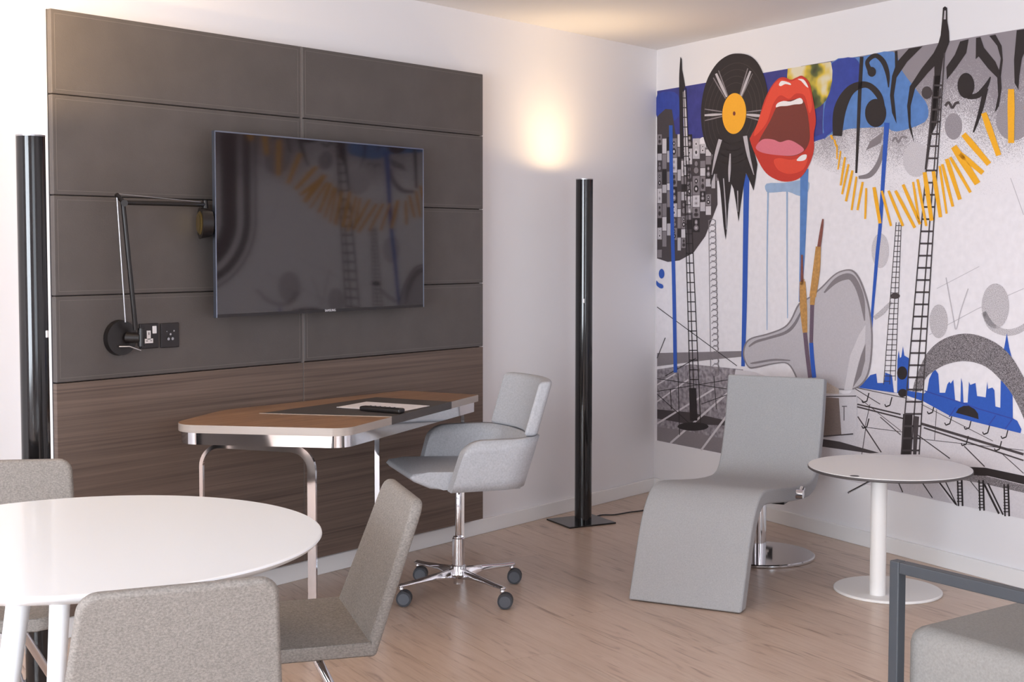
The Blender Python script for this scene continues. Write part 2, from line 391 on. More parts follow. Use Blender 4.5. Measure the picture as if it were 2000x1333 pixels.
# --- blue washes at the top
def top(px): return 177-.17*(px-1283)
poly('blue_wash', [(1284, top(1284)+1), (1400, top(1400)+1), (1480, top(1480)+1), (1626, top(1626)+1), (1612, 205), (1612, 272), (1560, 262), (1430, 262), (1400, 272), (1372, 268), (1345, 285), (1284, 262)], P_NAVY, 2)
poly('blue_wash', tr(c8, [(60, 360), (240, 322), (420, 292), (470, 400), (560, 520), (615, 600), (600, 690), (440, 745), (380, 715), (350, 720), (170, 730), (60, 765), (25, 780), (25, 620)]), P_SKYB, 3, 3)
poly('blue_wash', tr(c8, [(75, 356), (205, 328), (240, 420), (230, 500), (180, 520), (130, 640), (80, 740), (30, 760), (30, 620), (60, 500)]), P_DBLUE, 4, 3)
poly('blue_wash', [(1284, 186), (1318, 180), (1330, 205), (1320, 235), (1284, 230)], P_DBLUE, 3, 3)
poly('marbled_planet', [tuple(c7(*q)) for q in [(780, 388), (900, 369), (1024, 350), (1033, 400), (1031, 460), (1018, 520), (996, 570), (965, 602), (930, 620), (860, 600), (800, 520), (776, 440)]], P_MARB, 5)
strokes('blue_underline', [(tr(c7, [(925, 790), (985, 770), (1005, 745)]), 9)], P_DBLUE, 6)
# --- round collage of loudspeaker boxes behind the first mast
poly('speaker_collage', [(1284, 262), (1284, 228), (1300, 213), (1313, 214), (1320, 262), (1345, 270), (1400, 300), (1402, 400), (1390, 432), (1378, 462), (1355, 494), (1328, 509), (1305, 512), (1284, 505)], P_DK, 5)
rs = random.Random(4)
boxes = []
x = 1285.0
while x < 1400:
    w = rs.uniform(7, 17); y = 262 + rs.uniform(0, 10) + max(0, (x-1340)*.35)
    while True:
        h = rs.uniform(13, 34) * (1.25 if w > 12 else 1)
        lim = 506 - max(0, (x+w-1318))**1.75*.045
        if y+h > lim: break
        boxes.append((x, y, w-1.2, h-1.5)); y += h
    x += w
tones = [P_MID, P_BLACK, P_LT, P_DK, P_MID, P_PALE]
for i, (x, y, w, h) in enumerate(boxes):
    s = .17*w
    poly('speaker_box', [(x, y), (x+w, y-s*.3), (x+w, y+h), (x, y+h)], tones[i % 6], 6)
    if w >= 8 and h > 18:
        for q, z in ((.26, .22), (.68, .34)): poly('speaker_cone', ell(x+w/2, y+h*q, w*z, min(h*.2, w*z*1.7), 12), tones[(i+3) % 6], 7); poly('speaker_dome', ell(x+w/2, y+h*q, w*z*.45, min(h*.09, w*z*.8), 8), tones[(i+1) % 6], 7.5)
# --- blue paint drips and spots
for pts, w, m_ in (([(1311, 245), (1313, 400), (1317, 560), (1320, 728)], [7, 7, 7, 7], P_BLUE), ([(1459, 340), (1457, 470), (1455, 600), (1452, 716)], [11, 10, 9, 7], P_BLUE),
                   ([(1572, 330), (1570, 420), (1567, 520), (1563, 590)], [16, 13, 9, 4], P_SKYB), ([(1501, 372), (1499, 500), (1499, 645)], [3, 2, 1.5], P_MIST), ([(1538, 374), (1538, 500), (1539, 622)], [3, 2, 1.5], P_MIST),
                   ([(1733, 240), (1727, 330), (1720, 440), (1714, 500), (1704, 618), (1699, 700)], [10, 8, 7, 7, 5, 4], P_BLUE)):
    stroke('paint_drip', pts, w, m_, 9)
poly('paint_splash', tr(c7, [(660, 1040), (760, 1035), (890, 1020), (895, 1085), (850, 1110), (780, 1085), (700, 1090), (660, 1085)]), P_MIST, 8, 3)
poly('paint_spot', ell(1293, 535, 5.5, 9.5, 16), P_BLUE, 9); poly('paint_spot', tr(c9, [(38, 372), (50, 385), (72, 395), (76, 412), (60, 416), (38, 398)]), P_BLUE, 9, 3)
# --- tented roof at the lower left and right
poly('roof_shadow', [(1284, 722), (1350, 712), (1452, 722), (1452, 770), (1440, 892), (1284, top(0)*0+861)], P_ROOF, 3)
poly('far_wall', [(1284, 690), (1452, 686), (1452, 697), (1380, 704), (1284, 716)], P_MID, 4)
poly('shadow_patch', [(1284, 800), (1350, 806), (1420, 822), (1420, 832), (1340, 828), (1284, 818)], P_DK, 4)
poly('shadow_patch', [(1284, 834), (1340, 842), (1425, 860), (1425, 888), (1284, 860)], P_MID, 4)
strokes('roof_seams', [([a, b], w) for a, b, w in (((1284, 785), (1345, 742), 3), ((1284, 828), (1395, 760), 3.5), ((1310, 866), (1422, 768), 4), ((1370, 880), (1425, 806), 4), ((1284, 752), (1320, 730), 2.5))], P_PALE, 5)
strokes('rigging_lines', [([a, b], 1.4) for a, b in (((1284, 740), (1420, 760)), ((1284, 765), (1425, 742)), ((1284, 770), (1350, 830)), ((1325, 730), (1328, 850)), ((1395, 735), (1400, 800)), ((1300, 735), (1360, 700)), ((1284, 600), (1440, 715)), ((1370, 790), (1425, 770)), ((1310, 760), (1312, 800)), ((1284, 700), (1300, 660)))], P_BLACK, 6)
poly('tent_roof', [(1670, 757), (1720, 757), (1790, 785), (2000, 848), (2120, 886), (2120, 1044), (1990, 1012), (1600, 927), (1600, 840)], P_PALE, 4)
poly('tent_shadow', [(1608, 858), (1640, 863), (1718, 885), (1700, 886), (1600, 872)], P_DK, 5)
cab = [((1675, 790), (1760, 810), 3), ((1675, 795), (1765, 818), 3), ((1800, 828), (2000, 888), 5), ((1805, 836), (2000, 900), 3), ((1676, 814), (1722, 884), 2.4), ((1790, 848), (1856, 896), 2), ((1884, 872), (1924, 912), 2.2), ((1720, 815), (1760, 850), 1.8), ((1692, 835), (1684, 888), 1.4), ((1700, 790), (1690, 836), 1.3), ((1830, 800), (1826, 860), 1.2), ((1675, 775), (1760, 842), 1.2), ((1800, 790), (1940, 862), 1.2), ((1800, 858), (1890, 868), 1.2), ((1890, 868), (2000, 880), 1.2), ((1955, 884), (2000, 925), 1.6), ((1692, 835), (1770, 845), 1.2), ((1665, 756), (1720, 790), 1.6), ((1670, 757), (1770, 778), 1.6)]
strokes('rigging_lines', [([a, b], w) for a, b, w in cab], P_DK, 6)
for x, y in ((1698, 768), (1743, 776), (1698, 818), (1826, 790), (1892, 852), (1957, 862), (1898, 820), (1860, 812), (1934, 830), (1970, 838)):
    strokes('anchor_hook', [([(x, y), (x-4, y+16)], 2.2), ([(x-4, y+16), (x-12, y+19)], 2.6), ([(x-12, y+19), (x-14, y+14)], 2)], P_BLACK, 7)
# iron bridge at the bottom right
poly('bridge_beam', [(1885, 912), (1925, 914), (2120, 955), (2120, 975), (1930, 930), (1885, 930)], P_BLACK, 6)
poly('bridge_beam', [(1880, 927), (1925, 930), (2120, 976), (2120, 990), (1925, 946), (1870, 936)], P_SPK, 7)
for x, y0, y1 in ((1875, 932, 989), (1917, 938, 998), (1966, 946, 1009)):
    strokes('bridge_post', [([(x-4, y0), (x-2, y1)], 3), ([(x+4, y0), (x+6, y1)], 3.5)] + [([(x-5, y0+6*k), (x+6, y0+6*k)], 2) for k in range(1, int((y1-y0)/6))], P_BLACK, 8)
strokes('bridge_strut', [([a, b], w) for a, b, w in (((1832, 938), (1868, 986), 3), ((1846, 938), (1870, 988), 2), ((1922, 944), (1952, 1004), 4), ((1930, 944), (1960, 1006), 3), ((1800, 940), (1822, 973), 2), ((1756, 944), (1764, 962), 2), ((1896, 940), (1912, 960), 1.5))], P_BLACK, 7)
poly('roof_shadow', [(1725, 940), (1830, 940), (1860, 984), (1725, 955)], P_LT, 5)
# --- city skyline in blue with light gaps
sky_ = tr(c11, [(285, 215), (360, 170), (395, 130), (440, 118), (448, 190), (500, 190), (510, 110), (560, 130), (575, 260), (600, 268), (602, 20), (612, -60), (620, 0), (632, -10), (645, -90), (655, -20), (690, 0), (690, 250), (808, 270), (830, 250), (845, 160), (870, 110), (890, 85), (915, 120), (925, 265), (968, 265), (985, 200), (1000, 180), (1010, 195), (1030, 165), (1045, 330), (1085, 335), (1090, 150), (1100, 190), (1108, 340), (1140, 340), (1150, 180), (1160, 205), (1200, 190), (1212, 290), (1278, 300), (1290, 180), (1296, 235), (1330, 225), (1345, 245), (1352, 370), (1390, 380), (1394, 160), (1392, 10), (1420, -80), (1440, -190), (1458, -80), (1482, 10), (1486, 460), (1520, 480), (1552, 545), (1545, 575), (1300, 515), (1000, 440), (800, 330), (620, 268), (320, 228)])
poly('city_skyline', sky_, P_BLUE, 8)
strokes('skyline_line', [(tr(c11, [(810, 250), (1060, 330), (1230, 390), (1490, 465)]), 2), (tr(c11, [(1050, 375), (1000, 450)]), 2), (tr(c11, [(1355, 440), (1300, 515)]), 2), (tr(c11, [(1480, 470), (1425, 545)]), 2)], P_DBLUE, 9)
poly('black_dome', tr(c11, [(1050, 418), (1070, 385), (1110, 365), (1150, 365), (1195, 390), (1220, 425), (1225, 468), (1150, 445)]), P_BLACK, 10)
# --- speckled scrolls
def arc_band(name, outer, inner, m_, layer): poly(name, [tuple(v) for v in catmull(outer, 6)] + [tuple(v) for v in catmull(inner, 6)][::-1], m_, layer)
arc_band('speckled_scroll', [(1783, 765), (1790, 738), (1812, 690), (1845, 662), (1888, 652), (1930, 662), (1965, 685), (1992, 722), (2030, 800), (2050, 880)], [(1800, 765), (1806, 745), (1818, 730), (1850, 712), (1888, 706), (1925, 716), (1955, 742), (1980, 775), (2005, 830), (2015, 880)], P_SPK, 9)
poly('scroll_ball', ell(1763, 729, 10, 13), P_BLACK, 9); poly('scroll_ball', ell(1764, 768, 9, 8), P_BLACK, 9)
poly('speckled_ball', ell(1834, 628, 18, 33, 28), P_SPL, 6); poly('speckled_ball', ell(1945, 598, 27, 44, 30), P_SPL, 6)
stroke('speckled_tail', [(1922, 610), (1938, 638), (1968, 650), (2000, 640), (2030, 610)], [10, 14, 13, 12, 8], P_SPL, 6)
poly('speckled_ball', ell(1720, 490, 17, 34, 24), P_SPP, 5); stroke('speckled_tail', [(1708, 622), (1724, 610), (1742, 590)], [8, 10, 6], P_SPL, 6)
poly('speckled_ball', ell(1863, 247, 17, 26, 24), P_SPG, 6); poly('speckled_ball', ell(1980, 235, 34, 40, 24), P_SPG, 5); poly('speckled_ball', ell(1790, 312, 26, 34, 24), P_SPP, 5)
stroke('pencil_line', tr(c10, [(690, 340), (730, 560), (745, 620), (770, 520), (810, 400)]), 2, P_LT, 5); strokes('pencil_line', [(tr(c10, [(600, 650), (860, 510), (1111, 400)]), 1.3), (tr(c10, [(640, 400), (870, 280)]), 1), (tr(c10, [(1040, -200), (1111, 0)]), 1.3)], P_LT, 5)
# --- big black ornaments along the top
stroke('ornament_stem', tr(c8, [(243, 322), (232, 520), (222, 760), (212, 980)]), [7, 7, 6, 4], P_BLACK, 8)
stroke('ornament_hook', tr(c8, [(105, 770), (120, 620), (180, 510), (270, 480), (340, 540), (370, 640)]), [18, 24, 18, 12, 12, 6], P_BLACK, 8)
poly('ornament_ball', tr(c8, ell(322, 640, 60, 80, 28)), P_BLACK, 9)
stroke('ornament_curl', tr(c8, [(290, 400), (275, 350), (320, 315), (365, 350), (390, 420), (395, 495)]), [10, 8, 9, 10, 8, 2], P_BLACK, 8); poly('ornament_ball', tr(c8, ell(300, 407, 24, 28)), P_BLACK, 9)
poly('ornament_leaf', tr(c8, [(430, 290), (445, 288), (448, 345), (510, 275), (588, 262), (500, 350), (440, 440), (425, 540), (435, 640), (440, 700), (415, 640), (403, 540), (415, 430), (432, 380)]), P_BLACK, 8)
poly('ornament_leaf', tr(c8, [(690, 220), (735, 250), (700, 330), (620, 410), (545, 500), (520, 600), (520, 700), (540, 810), (510, 720), (500, 600), (515, 490), (580, 390), (650, 300)]), P_BLACK, 8)
poly('ornament_leaf', tr(c8, [(800, 235), (848, 222), (835, 300), (780, 380), (725, 450), (722, 380), (770, 310)]), P_BLACK, 8)
poly('ornament_leaf', tr(c8, [(890, 215), (915, 210), (935, 270), (1000, 350), (1030, 420), (1035, 500), (1020, 600), (995, 640), (1015, 540), (1010, 440), (960, 390), (905, 320), (888, 335)]), P_BLACK, 8)
poly('ornament_leaf', tr(c8, [(965, 203), (1000, 196), (1035, 260), (1042, 340), (1030, 440), (1020, 400), (1030, 330), (1010, 260)]), P_BLACK, 8)
poly('ornament_leaf', tr(c8, [(1120, 172), (1200, 160), (1190, 240), (1150, 330), (1135, 430), (1130, 510), (1108, 470), (1105, 340)]), P_BLACK, 8)
poly('ornament_ball', tr(c8, ell(833, 485, 48, 72, 26)), P_BLACK, 8); stroke('ornament_tail', tr(c8, [(840, 550), (900, 540), (945, 490), (972, 435)]), [8, 11, 9, 2], P_BLACK, 8); stroke('ornament_tail', tr(c8, [(945, 500), (915, 630), (875, 750)]), [10, 8, 3], P_BLACK, 7)
poly('ornament_ball', tr(c8, ell(612, 525, 30, 36, 22)), P_DK, 8)
poly('ornament_leaf', tr(c8, [(250, 890), (290, 800), (365, 745), (350, 810), (270, 850)]), P_MID, 6); stroke('ornament_tail', tr(c8, [(225, 1005), (290, 990), (340, 920), (365, 820)]), [6, 10, 9, 5], P_MID, 6)
stroke('ornament_squiggle', tr(c8, [(415, 800), (435, 780), (450, 805), (470, 775), (500, 780)]), 4, P_MID, 6); stroke('ornament_squiggle', tr(c8, [(715, 600), (735, 580), (755, 610), (775, 585), (795, 580)]), 5, P_DK, 7)
# --- masts
def mast(name, rails, n, lo, hi, m_, layer, w=2.2, rung=2.0):
    """rails: list of ((x0,y0),(x1,y1)) from top to bottom"""
    L = []
    for a, b in rails: L.append(([a, b], w))
    y0, y1 = min(a[1] for a, b in rails), max(b[1] for a, b in rails)
    for k in range(n+1):
        y = y0+(y1-y0)*(lo+(hi-lo)*k/n)
        q = [(a[0]+(b[0]-a[0])*(y-a[1])/(b[1]-a[1]), y) for a, b in rails if a[1] <= y <= b[1]]
        for i in range(len(q)-1): L.append(([q[i], q[i+1]], rung))
    return strokes(name, L, m_, layer)
poly('mast_gap', tr(c7, [(188, 520), (200, 510), (222, 910), (196, 910)]), P_PALE, 10)
mast('lattice_mast', [(c7(180, 500), c9(228, 985)), (c7(192, 500), c9(248, 985)), (c7(204, 500), c9(288, 1190))], 34, .0, .98, P_BLACK, 11, 1.6, 1.9)
poly('mast_top', tr(c7, [(173, 322), (181, 335), (183, 395), (192, 440), (200, 490), (188, 520), (188, 640), (192, 900), (172, 900), (168, 640), (166, 500), (166, 440), (168, 395)]), P_BLACK, 10)
poly('mast_foot', tr(c9, [(222, 980), (262, 980), (270, 1165), (228, 1165)]), P_BLACK, 11); poly('mast_foot', [c9(*p) for p in ell(245, 1198, 88, 24, 24)], P_BLACK, 10)
L = []
for k in range(26):
    y = 430+k*11.8; L.append((ell(1392+.012*(y-430)*2, y+4, 6.5, 5.5, 9, 200, 480), 1.4))
L += [([(1385, 430), (1389, 730)], 1.2), ([(1398, 430), (1404, 730)], 1.2)]
strokes('spiral_mast', L, P_MID, 10)
poly('mast_top', tr(c8, [(703, 45), (715, 36), (727, 45), (728, 120), (738, 180), (740, 235), (705, 330), (690, 430), (668, 700), (640, 760), (655, 430), (655, 330), (690, 200), (698, 120)]), P_BLACK, 11)
poly('mast_top_gap', tr(c8, [(712, 60), (720, 60), (720, 110), (708, 110)]), P_LT, 12)
mast('lattice_mast', [(c8(655, 430), c10(448, 1300)), (c8(690, 500), c10(500, 1300)), (c8(712, 300), c10(545, 1300))], 32, .02, .99, P_DK, 12, 2.4, 3.6)
poly('mast_foot', tr(c10, [(458, 1080), (510, 1080), (500, 1300), (446, 1300)]), P_BLACK, 11); poly('mast_foot', tr(c10, [(515, 1090), (545, 1095), (530, 1300), (512, 1300)]), P_DK, 11)
poly('mast_shade', tr(c8, [(655, 430), (690, 430), (640, 760), (612, 960), (600, 960)]), P_BLACK, 11)
mast('thin_mast', [(c10(420, 40), c10(352, 920)), (c10(436, 40), c10(385, 920)), (c10(448, 40), c10(415, 900))], 30, .02, .98, P_DK, 10, 1.3, 1.4)
poly('mast_knot', tr(c10, ell(415, 440, 26, 16, 14)), P_DK, 11)
# --- melting record
rec = tr(c7, [(500, 303), (570, 318), (620, 370), (655, 460), (668, 560), (655, 700), (610, 800), (560, 860), (480, 900), (400, 900), (340, 860), (305, 780), (290, 660), (300, 540), (330, 440), (380, 360), (440, 315)])
poly('record_disc', rec, P_BLACK, 12, 4)
gx, gy = c7(479, 643)
for k, q in enumerate((.92, .8, .68, .56)):
    rx, ry = 63.5*q, 108*q; strokes('record_groove', [(ell(gx, gy, rx, ry, 40, 0, 359, 6), 1.2)], P_GROOVE, 13)
for a, w in ((225, 3), (232, 7), (238, 3), (297, 3), (303, 6), (308, 2), (-4, 3), (3, 7), (9, 3), (172, 3), (178, 6), (185, 3)):
    p0 = (gx+24*math.cos(R(a)), gy+41*math.sin(R(a))); p1 = (gx+58*math.cos(R(a)), gy+99*math.sin(R(a)))
    stroke('record_glint', [p0, ((p0[0]+p1[0])/2, (p0[1]+p1[1])/2), p1], [w*.5, w*.8, w*.6], P_LT if w > 5 else P_MID, 14, 3)
poly('record_label', ell(gx, gy, 23.3, 40, 40, tilt=3), P_ORA, 15); poly('spindle_hole', ell(gx, gy, 2.6, 4.2, 14), P_MAROON, 16)
poly('record_drip', tr(c7, [(360, 850), (400, 740), (480, 760), (540, 740), (590, 850), (610, 930), (600, 1010), (588, 1080), (560, 1010), (545, 980), (530, 1060), (515, 1160), (503, 1255), (490, 1160), (475, 1070), (462, 1040), (445, 1160), (436, 1300), (430, 1360), (418, 1280), (400, 1080), (385, 985), (365, 985), (343, 1050), (345, 960)]), P_BLACK, 13)
for pts, w in (([(400, 790), (375, 880), (352, 990)], [7, 6, 1]), ([(456, 870), (452, 960), (450, 1030)], [2, 5, 2]), ([(540, 770), (560, 880), (590, 990)], [8, 6, 1]), ([(418, 1010), (430, 1180), (434, 1300)], [2, 2, 1]), ([(498, 1080), (500, 1200)], [2, 1])):
    stroke('drip_glint', tr(c7, pts), w, P_LT, 14, 4)
# --- lips
lips = tr(c7, [(800, 452), (830, 440), (865, 430), (905, 470), (925, 560), (942, 680), (930, 760), (930, 850), (905, 930), (860, 1000), (800, 1027), (730, 1022), (660, 980), (610, 900), (570, 800), (575, 770), (610, 700), (650, 570), (690, 490), (730, 445), (765, 438)])
poly('lips', lips, P_RED, 18, 4)
poly('upper_lip', tr(c7, [(690, 500), (740, 450), (800, 462), (860, 440), (900, 490), (920, 590), (905, 640), (880, 545), (830, 530), (790, 560), (740, 540), (700, 590), (660, 700), (590, 770), (640, 620)]), P_RED2, 19, 4)
poly('lower_lip', tr(c7, [(705, 905), (740, 895), (800, 905), (870, 890), (895, 900), (870, 960), (800, 985), (740, 970), (712, 940)]), P_RED2, 19, 4)
poly('open_mouth', tr(c7, [(620, 800), (680, 690), (730, 590), (790, 570), (860, 560), (890, 620), (905, 720), (905, 800), (870, 860), (800, 885), (700, 870), (630, 850)]), P_MAROON, 20, 4)
poly('tongue', tr(c7, [(602, 835), (640, 790), (700, 790), (740, 805), (790, 793), (840, 815), (875, 850), (820, 880), (740, 880), (640, 865)]), P_PINK, 21, 4)
poly('teeth', tr(c7, [(716, 608), (725, 585), (760, 572), (800, 575), (850, 555), (868, 570), (862, 588), (820, 592), (780, 600), (740, 602)]), P_GLINT, 21, 3)
for pts in ([(733, 480), (750, 458), (795, 470), (800, 482), (770, 476), (745, 488)], [(840, 448), (875, 452), (900, 495), (885, 488), (860, 460)], [(833, 908), (860, 880), (890, 876), (885, 902), (860, 912)]): poly('lip_glint', tr(c7, pts), P_GLINT, 22, 3)
# --- guitar case with jack plugs
case = tr(cg, [(165, 1000), (185, 880), (250, 820), (400, 780), (560, 720), (640, 640), (720, 480), (830, 410), (950, 310), (1060, 200), (1150, 148), (1260, 140), (1340, 230), (1410, 420), (1450, 620), (1465, 850), (1440, 1130), (1370, 1280), (1240, 1345), (1000, 1330), (720, 1330), (690, 1210), (610, 1085), (480, 1085), (300, 1125), (220, 1120)])
poly('guitar_case_rim', case, P_MID, 13, 4)
def shrink(pts, d, c):
    return [(c[0]+(x-c[0])*d, c[1]+(y-c[1])*d) for x, y in pts]
poly('guitar_case_lip', tr(cg, [(180, 1000), (198, 890), (260, 832), (405, 795), (565, 735), (650, 655), (735, 490), (840, 422), (960, 322), (1065, 215), (1150, 163), (1250, 155), (1325, 240), (1395, 430), (1435, 620), (1450, 850), (1425, 1120), (1360, 1265), (1240, 1330), (1000, 1320), (730, 1320), (705, 1205), (620, 1075), (480, 1072), (300, 1108), (225, 1105)]), P_LT, 14, 4)
poly('guitar_case_lining', tr(cg, [(205, 1000), (215, 905), (275, 850), (415, 815), (580, 760), (670, 680), (755, 520), (850, 450), (970, 360), (1080, 250), (1170, 200), (1245, 200), (1310, 290), (1365, 440), (1395, 640), (1405, 850), (1390, 1080), (1330, 1230), (1220, 1310), (1000, 1310), (740, 1310), (720, 1190), (640, 1060), (480, 1055), (300, 1085), (235, 1085)]), P_LT, 15, 4)
for q, w in (([(980, 370), (1080, 265), (1170, 215), (1250, 215), (1315, 310), (1360, 450), (1385, 650)], [3, 9, 12, 12, 11, 10, 2]), ([(225, 910), (300, 860), (420, 825), (590, 770), (680, 690), (760, 540)], [3, 5, 5, 6, 6, 3]), ([(240, 1078), (300, 1070), (480, 1042), (640, 1048)], [2, 4, 4, 2])): stroke('case_shadow', tr(cg, q), w, P_MID, 16)
poly('case_strap', tr(cg, [(1395, 690), (1330, 790), (1240, 1000), (1180, 1345), (1260, 1345), (1320, 1080), (1390, 870)]), P_PALE, 17); poly('case_strap', tr(cg, [(1395, 880), (1350, 990), (1300, 1180), (1260, 1330), (1350, 1200), (1390, 1050)]), P_MID, 16)
poly('case_base', [(1606, 758), (1640, 766), (1648, 770), (1672, 768), (1675, 778), (1675, 840), (1668, 847), (1606, 852)], P_PALE, 17)
poly('case_base_shade', [(1606, 776), (1640, 778), (1645, 850), (1606, 852)], pm('taupe', (132, 116, 110), .1), 18); poly('case_papers', [(1606, 742), (1618, 748), (1640, 760), (1640, 770), (1606, 768)], pm('sand', (196, 180, 170), .15), 18)
strokes('case_base_lines', [([(1606, 775), (1674, 774)], 2), ([(1650, 795), (1650, 822)], 1.5), ([(1646, 794), (1656, 794)], 1.5), ([(1606, 853), (1668, 848)], 2.5)], P_DK, 19)
poly('case_flap', [(1438, 722), (1475, 727), (1500, 736), (1436, 734)], P_PALE, 16)
for pts, w, m_, nm in (([(1568, 498), (1568, 551)], [3.5, 6], P_COPPER, 'plug_tip'), ([(1566, 550), (1571, 552)], [11, 12], P_GOLD, 'plug_collar'), ([(1569, 550), (1571, 600), (1574, 650)], [11, 14, 9], P_GOLD, 'plug_body'), ([(1574, 650), (1578, 690), (1584, 738)], [8, 8, 8], P_PURP, 'plug_cable'),
                       ([(1609, 428), (1606, 450), (1601, 484)], [3, 6, 7], P_COPPER, 'plug_tip'), ([(1600, 482), (1596, 530), (1589, 580)], [10, 14, 13], P_GOLD, 'plug_body'), ([(1589, 580), (1588, 596)], [10, 9], P_GOLD, 'plug_collar'), ([(1588, 596), (1586, 670)], [8, 7], P_PURP, 'plug_cable'), ([(1586, 670), (1588, 700), (1592, 738)], [8, 8, 8], P_BLUE, 'plug_cable')):
    stroke(nm, pts, w, m_, 21, 3)
# --- yellow brush marks
YS = [((70, 765), (80, 790), 12), ((90, 790), (100, 830), 10), ((105, 820), (104, 900), 8), ((125, 855), (110, 960), 9), ((150, 890), (125, 1050), 12), ((170, 930), (133, 1100), 12), ((192, 965), (155, 1140), 14), ((215, 1000), (187, 1190), 12), ((250, 1030), (220, 1190), 13), ((270, 1065), (264, 1240), 12), ((314, 1060), (348, 1265), 20), ((358, 1080), (410, 1280), 14), ((396, 1080), (478, 1280), 16), ((435, 1080), (545, 1290), 18), ((478, 1045), (575, 1270), 18), ((535, 1030), (570, 1260), 13), ((560, 1015), (610, 1280), 15), ((600, 975), (640, 1250), 24), ((650, 970), (690, 1230), 22), ((685, 940), (725, 1210), 13), ((700, 930), (760, 1170), 17), ((725, 900), (800, 1130), 24), ((745, 890), (860, 1090), 18), ((765, 830), (900, 1040), 40), ((800, 870), (930, 980), 30), ((820, 760), (965, 930), 34), ((935, 640), (1020, 880), 34), ((1090, 505), (1090, 810), 38), ((1215, 330), (1180, 620), 40), ((1370, 230), (1300, 480), 42), ((1480, 130), (1430, 350), 40)]
for a, b, w in YS:
    p, q = c8(*a), c8(*b); w /= 2.897
    stroke('brush_mark', [p, ((p[0]*2+q[0])/3, (p[1]*2+q[1])/3), ((p[0]+2*q[0])/3, (p[1]+2*q[1])/3), q], [w*.9, w*1.06, w*.96, w*.9], P_YEL, 16, 3)
# --- beyond the frame: dark rounded bands (seen mirrored in the screen)
def stadium(name, u0, u1, zb, zt, w, m_, layer):
    r = (u1-u0)/2; out = [(u0, zt), (u0, zb+r)]; c = ((u0+u1)/2, zb+r)
    for k in range(1, 20): a = math.pi + math.pi*k/20; out.append((c[0]+r*math.cos(a), c[1]+r*math.sin(a)))
    out += [(u1, zb+r), (u1, zt)]
    r2 = r-w; inn = [(u1-w, zt), (u1-w, zb+r)]
    for k in range(1, 20): a = -math.pi*k/20; inn.append((c[0]+r2*math.cos(a), c[1]+r2*math.sin(a)))
    inn += [(u0+w, zb+r), (u0+w, zt)]
    bm = bmesh.new(); y = -.0012-layer*LAY
    va = [bm.verts.new((u, y, z)) for u, z in out]; vb = [bm.verts.new((u, y, z)) for u, z in inn[::-1]]
    for k in range(len(va)-1): bm.faces.new((va[k], va[k+1], vb[k+1], vb[k]))
    obj(name, bm, m_, mural, normals=False)
for k, (d, w) in enumerate(((0, .012), (.04, .05), (.13, .11), (.29, .05), (.37, .03))): stadium('rounded_band', 2.62+d, 3.56-d, 1.10+d*.95, 2.10, w, P_BLACK, 10)

# ------------------------------------------------------------------ panelled media wall
PX0, PX1, PY = -3.890, -1.620, -.09
panel = thing('media_panel', 'tall wall panel of dark leather tiles above walnut veneer boards', 'wall panel', ((PX0+PX1)/2, 0, 0))
cx = (PX0+PX1)/2
obj('carcass', B(PX0-cx, PX1-cx, -.060, -.001, .098, 2.213), SKIRT, panel)
obj('backing_board', B(PX0-cx+.001, PX1-cx-.001, -.0665, -.060, .099, 2.212), BLACKP, panel)
zs = [2.213, 1.923, 1.577, 1.228, .926]
half = (PX1-PX0)/2
for r_ in range(4):
    for c_ in range(2):
        x0, x1 = (-half, -.006) if c_ == 0 else (.006, half)
        z1, z0 = zs[r_]-.0012, zs[r_+1]+.0012
        t = obj('leather_tile', B(x0, x1, PY, -.066, z0, z1, bev=.004, seg=3), FELT, panel, True)
        g = .014; bm = bmesh.new()
        for q in ((x0+g, x1-g, z0+g, z0+g+.0016), (x0+g, x1-g, z1-g-.0016, z1-g), (x0+g, x0+g+.0016, z0+g, z1-g), (x1-g-.0016, x1-g, z0+g, z1-g)): box(bm, q[0], q[1], PY-.0006, PY+.001, q[2], q[3])
        obj('stitching', bm, SEAM, t)
for c_ in range(2):
    x0, x1 = (-half, -.003) if c_ == 0 else (.003, half)
    obj('veneer_board', B(x0, x1, PY+.001, -.066, .098, zs[4]-.002, bev=.0015), WALNUT, panel)
obj('joint_strip', B(-.0065, .0065, PY+.004, -.066, .098, 2.212), mat('joint_strip', (118, 111, 108), .5), panel)

# ------------------------------------------------------------------ television
tvc = Vector(((-3.279-2.117)/2, -.18, 1.133)); tw = 1.176; th_ = .698
tv = thing('television', 'large flat black television hung on the dark leather panel', 'television', tvc, R(1.8))
obj('housing', B(-tw/2+.05, tw/2-.05, .012, .045, .03, th_-.04, bev=.006), TVB, tv, True)
bm = bmesh.new()
for q in ((-tw/2-.001, -tw/2+.004, 0, th_), (tw/2-.004, tw/2+.001, 0, th_), (-tw/2+.004, tw/2-.004, th_-.004, th_+.001)): box(bm, q[0], q[1], -.002, .013, q[2], q[3])
obj('edge_trim', bm, TVE, tv)
obj('bezel', B(-tw/2+.004, tw/2-.004, -.0015, .006, 0, .012), BLACKP, tv)
obj('screen', B(-tw/2+.004, tw/2-.004, -.001, .013, .012, th_-.004), SCREEN, tv)
obj('wall_bracket', B(-.2, .2, .045, .078, .16, .54), BLACKM, tv)
fc = bpy.data.curves.new('badge', 'FONT'); fc.body = 'SAMSUNG'; fc.size = .0135; fc.align_x = 'CENTER'; fc.extrude = .0006
fo = bpy.data.objects.new('badge_tmp', fc); C.objects.link(fo)
dg = bpy.context.evaluated_depsgraph_get(); me = bpy.data.meshes.new_from_object(fo.evaluated_get(dg)); bpy.data.objects.remove(fo)
me.materials.clear(); me.materials.append(mat('badge_silver', (226, 222, 226), .35, .2))
